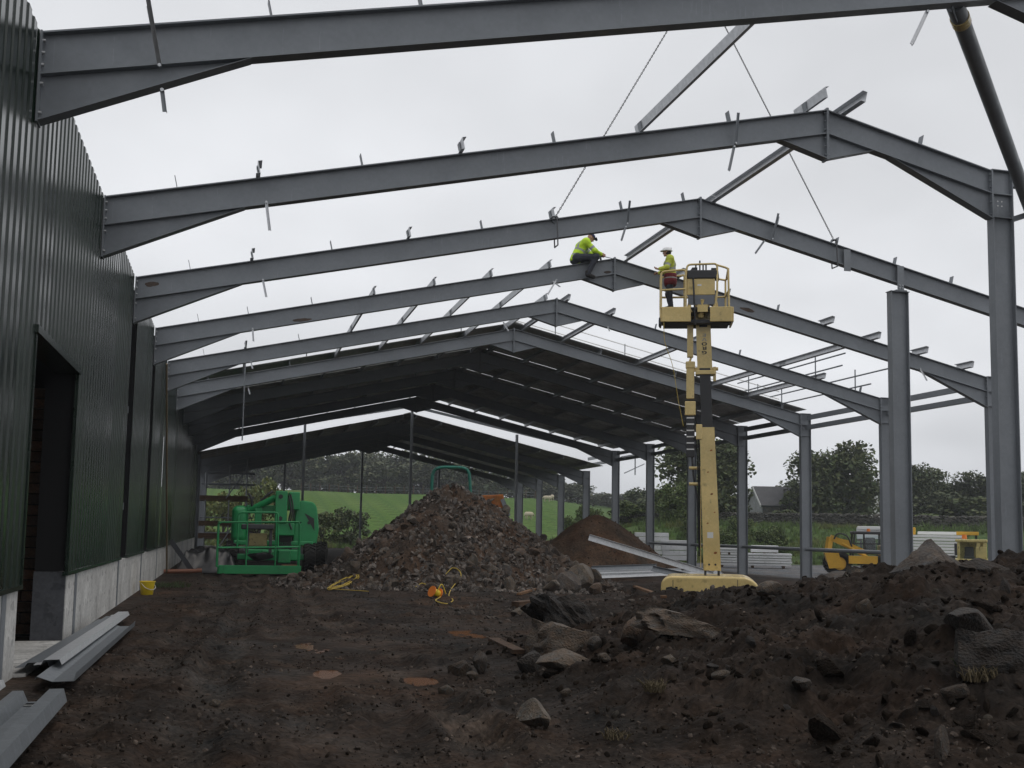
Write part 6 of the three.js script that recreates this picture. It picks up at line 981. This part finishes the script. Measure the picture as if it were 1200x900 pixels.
// houses beyond the bank
function house(px, d, w, dep, wallH, roofH, label, rot, mats) {
  const p = atD(px, 600, d), gy = groundH(p.x, p.z) - 0.2, t = thing('stone_house', label, 'house', [p.x, gy, p.z], rot);
  mesh('wall', [box(-w / 2, w / 2, 0, wallH, -dep / 2, dep / 2), prism([[-dep / 2, wallH], [dep / 2, wallH], [0, wallH + roofH]], -w / 2, -w / 2 + 0.3).rotateY(-Math.PI / 2).rotateY(0)], mats[0], t);
  mesh('gable_wall', [prism([[-dep / 2 + 0.02, 0], [dep / 2 - 0.02, 0], [dep / 2 - 0.02, wallH], [0, wallH + roofH - 0.05], [-dep / 2 + 0.02, wallH]], w / 2 + 0.005, w / 2 + 0.1).rotateY(Math.PI / 2), prism([[-dep / 2 + 0.02, 0], [dep / 2 - 0.02, 0], [dep / 2 - 0.02, wallH], [0, wallH + roofH - 0.05], [-dep / 2 + 0.02, wallH]], -w / 2 - 0.1, -w / 2 - 0.005).rotateY(Math.PI / 2)], mats[1], t);
  const roof = mesh('roof', [1, -1].map((s) => { const L = Math.hypot(dep / 2, roofH) + 0.3, a = Math.atan2(roofH, dep / 2); return new THREE.BoxGeometry(w + 0.5, 0.12, L).translate(0, 0.06, L / 2).rotateX(s > 0 ? a : Math.PI - a).translate(0, wallH + roofH, 0); }), mats[2], t);
  mesh('verge_board', [1, -1].flatMap((e) => [1, -1].map((s) => bar(v3(e * (w / 2 + 0.28), wallH + roofH + 0.02, 0), v3(e * (w / 2 + 0.28), wallH - 0.15, s * (dep / 2 + 0.2)), 0.06, 0.22))), mats[3], roof);
  mesh('chimney', [box(w / 2 - 0.9, w / 2 - 0.2, wallH + roofH - 0.4, wallH + roofH + 0.9, -0.35, 0.35)], mats[0], roof);
  if (w > 5) for (const [x, y] of [[-w / 4, wallH * 0.3], [w / 4, wallH * 0.3], [w / 4, wallH * 0.68]]) { const f = mesh('window', box(x - 0.5, x + 0.5, y, y + 1.0, dep / 2 + 0.005, dep / 2 + 0.05), mats[3], t); mesh('pane', box(x - 0.42, x + 0.42, y + 0.08, y + 0.92, dep / 2 + 0.051, dep / 2 + 0.06), mDark, f); }
  for (const z of [-dep * 0.2]) { const f = mesh('window', box(w / 2 + 0.105, w / 2 + 0.14, wallH * 0.55, wallH * 0.55 + 1.2, z, z + 0.8), mats[3], t); mesh('pane', box(w / 2 + 0.141, w / 2 + 0.15, wallH * 0.55 + 0.1, wallH * 0.55 + 1.1, z + 0.08, z + 0.72), mDark, f); }
  return t;
}
const mStoneW = M('grey_stone_walling', lin(0.15, 0.145, 0.135), 0.9, { map: tRock }), mSlateR = M('slate_roof', lin(0.075, 0.075, 0.082), 0.6, { map: tConc });
house(922, 114, 6.8, 5.2, 2.3, 1.9, 'long low house with a dark slate roof behind the round bush', -0.42 + 0.25, [mStoneW, M('pale_grey_gable', lin(0.30, 0.31, 0.32), 0.8, { map: tConc }), mSlateR, M('pale_verge', lin(0.5, 0.5, 0.5), 0.6)]);
house(1018, 128, 3.0, 2.8, 3.2, 1.2, 'narrow stone house with a white gable end beside the thick free-standing column', -0.55 - 0.75, [mStoneW, mWhite, mSlateR, M('window_frame_paint', lin(0.5, 0.5, 0.48), 0.6)]);
// concrete apron and low bank beyond the far gable
{ const xs = [], zs = []; for (let x = -6; x <= 23.5; x += 0.5) xs.push(x); for (let z = -100; z <= -88.2; z += 0.5) zs.push(z); const m = mesh('concrete_apron', gridGeo(xs, zs, (x, z) => groundH(x, z) + 0.03), M('apron_concrete', lin(0.30, 0.30, 0.30), 0.7, { map: tConc })); structure(m); }
{ // utility pipes at the outer corner of the higher roof
  const a = Z(10), m = mesh('rainwater_pipe', [rod(v3(0, 6.3, 0.3), v3(1.5, 6.6, 0.3), 0.04, 6), rod(v3(0.9, 6.45, 0.3), v3(0.9, 5.2, 0.3), 0.04, 6), rod(v3(0.2, 5.3, 0.3), v3(2.6, 6.1, -2.5), 0.035, 6), rod(v3(0, 6.3, 0.3), v3(-0.2, 6.1, 0.05), 0.04, 6)], mSteelDark); m.position.set(XR + 0.5, 0, a); tag(m, 'thin bent pipes fixed at the outer corner of the higher roof', 'pipe'); }
renderer.render(scene, camera);
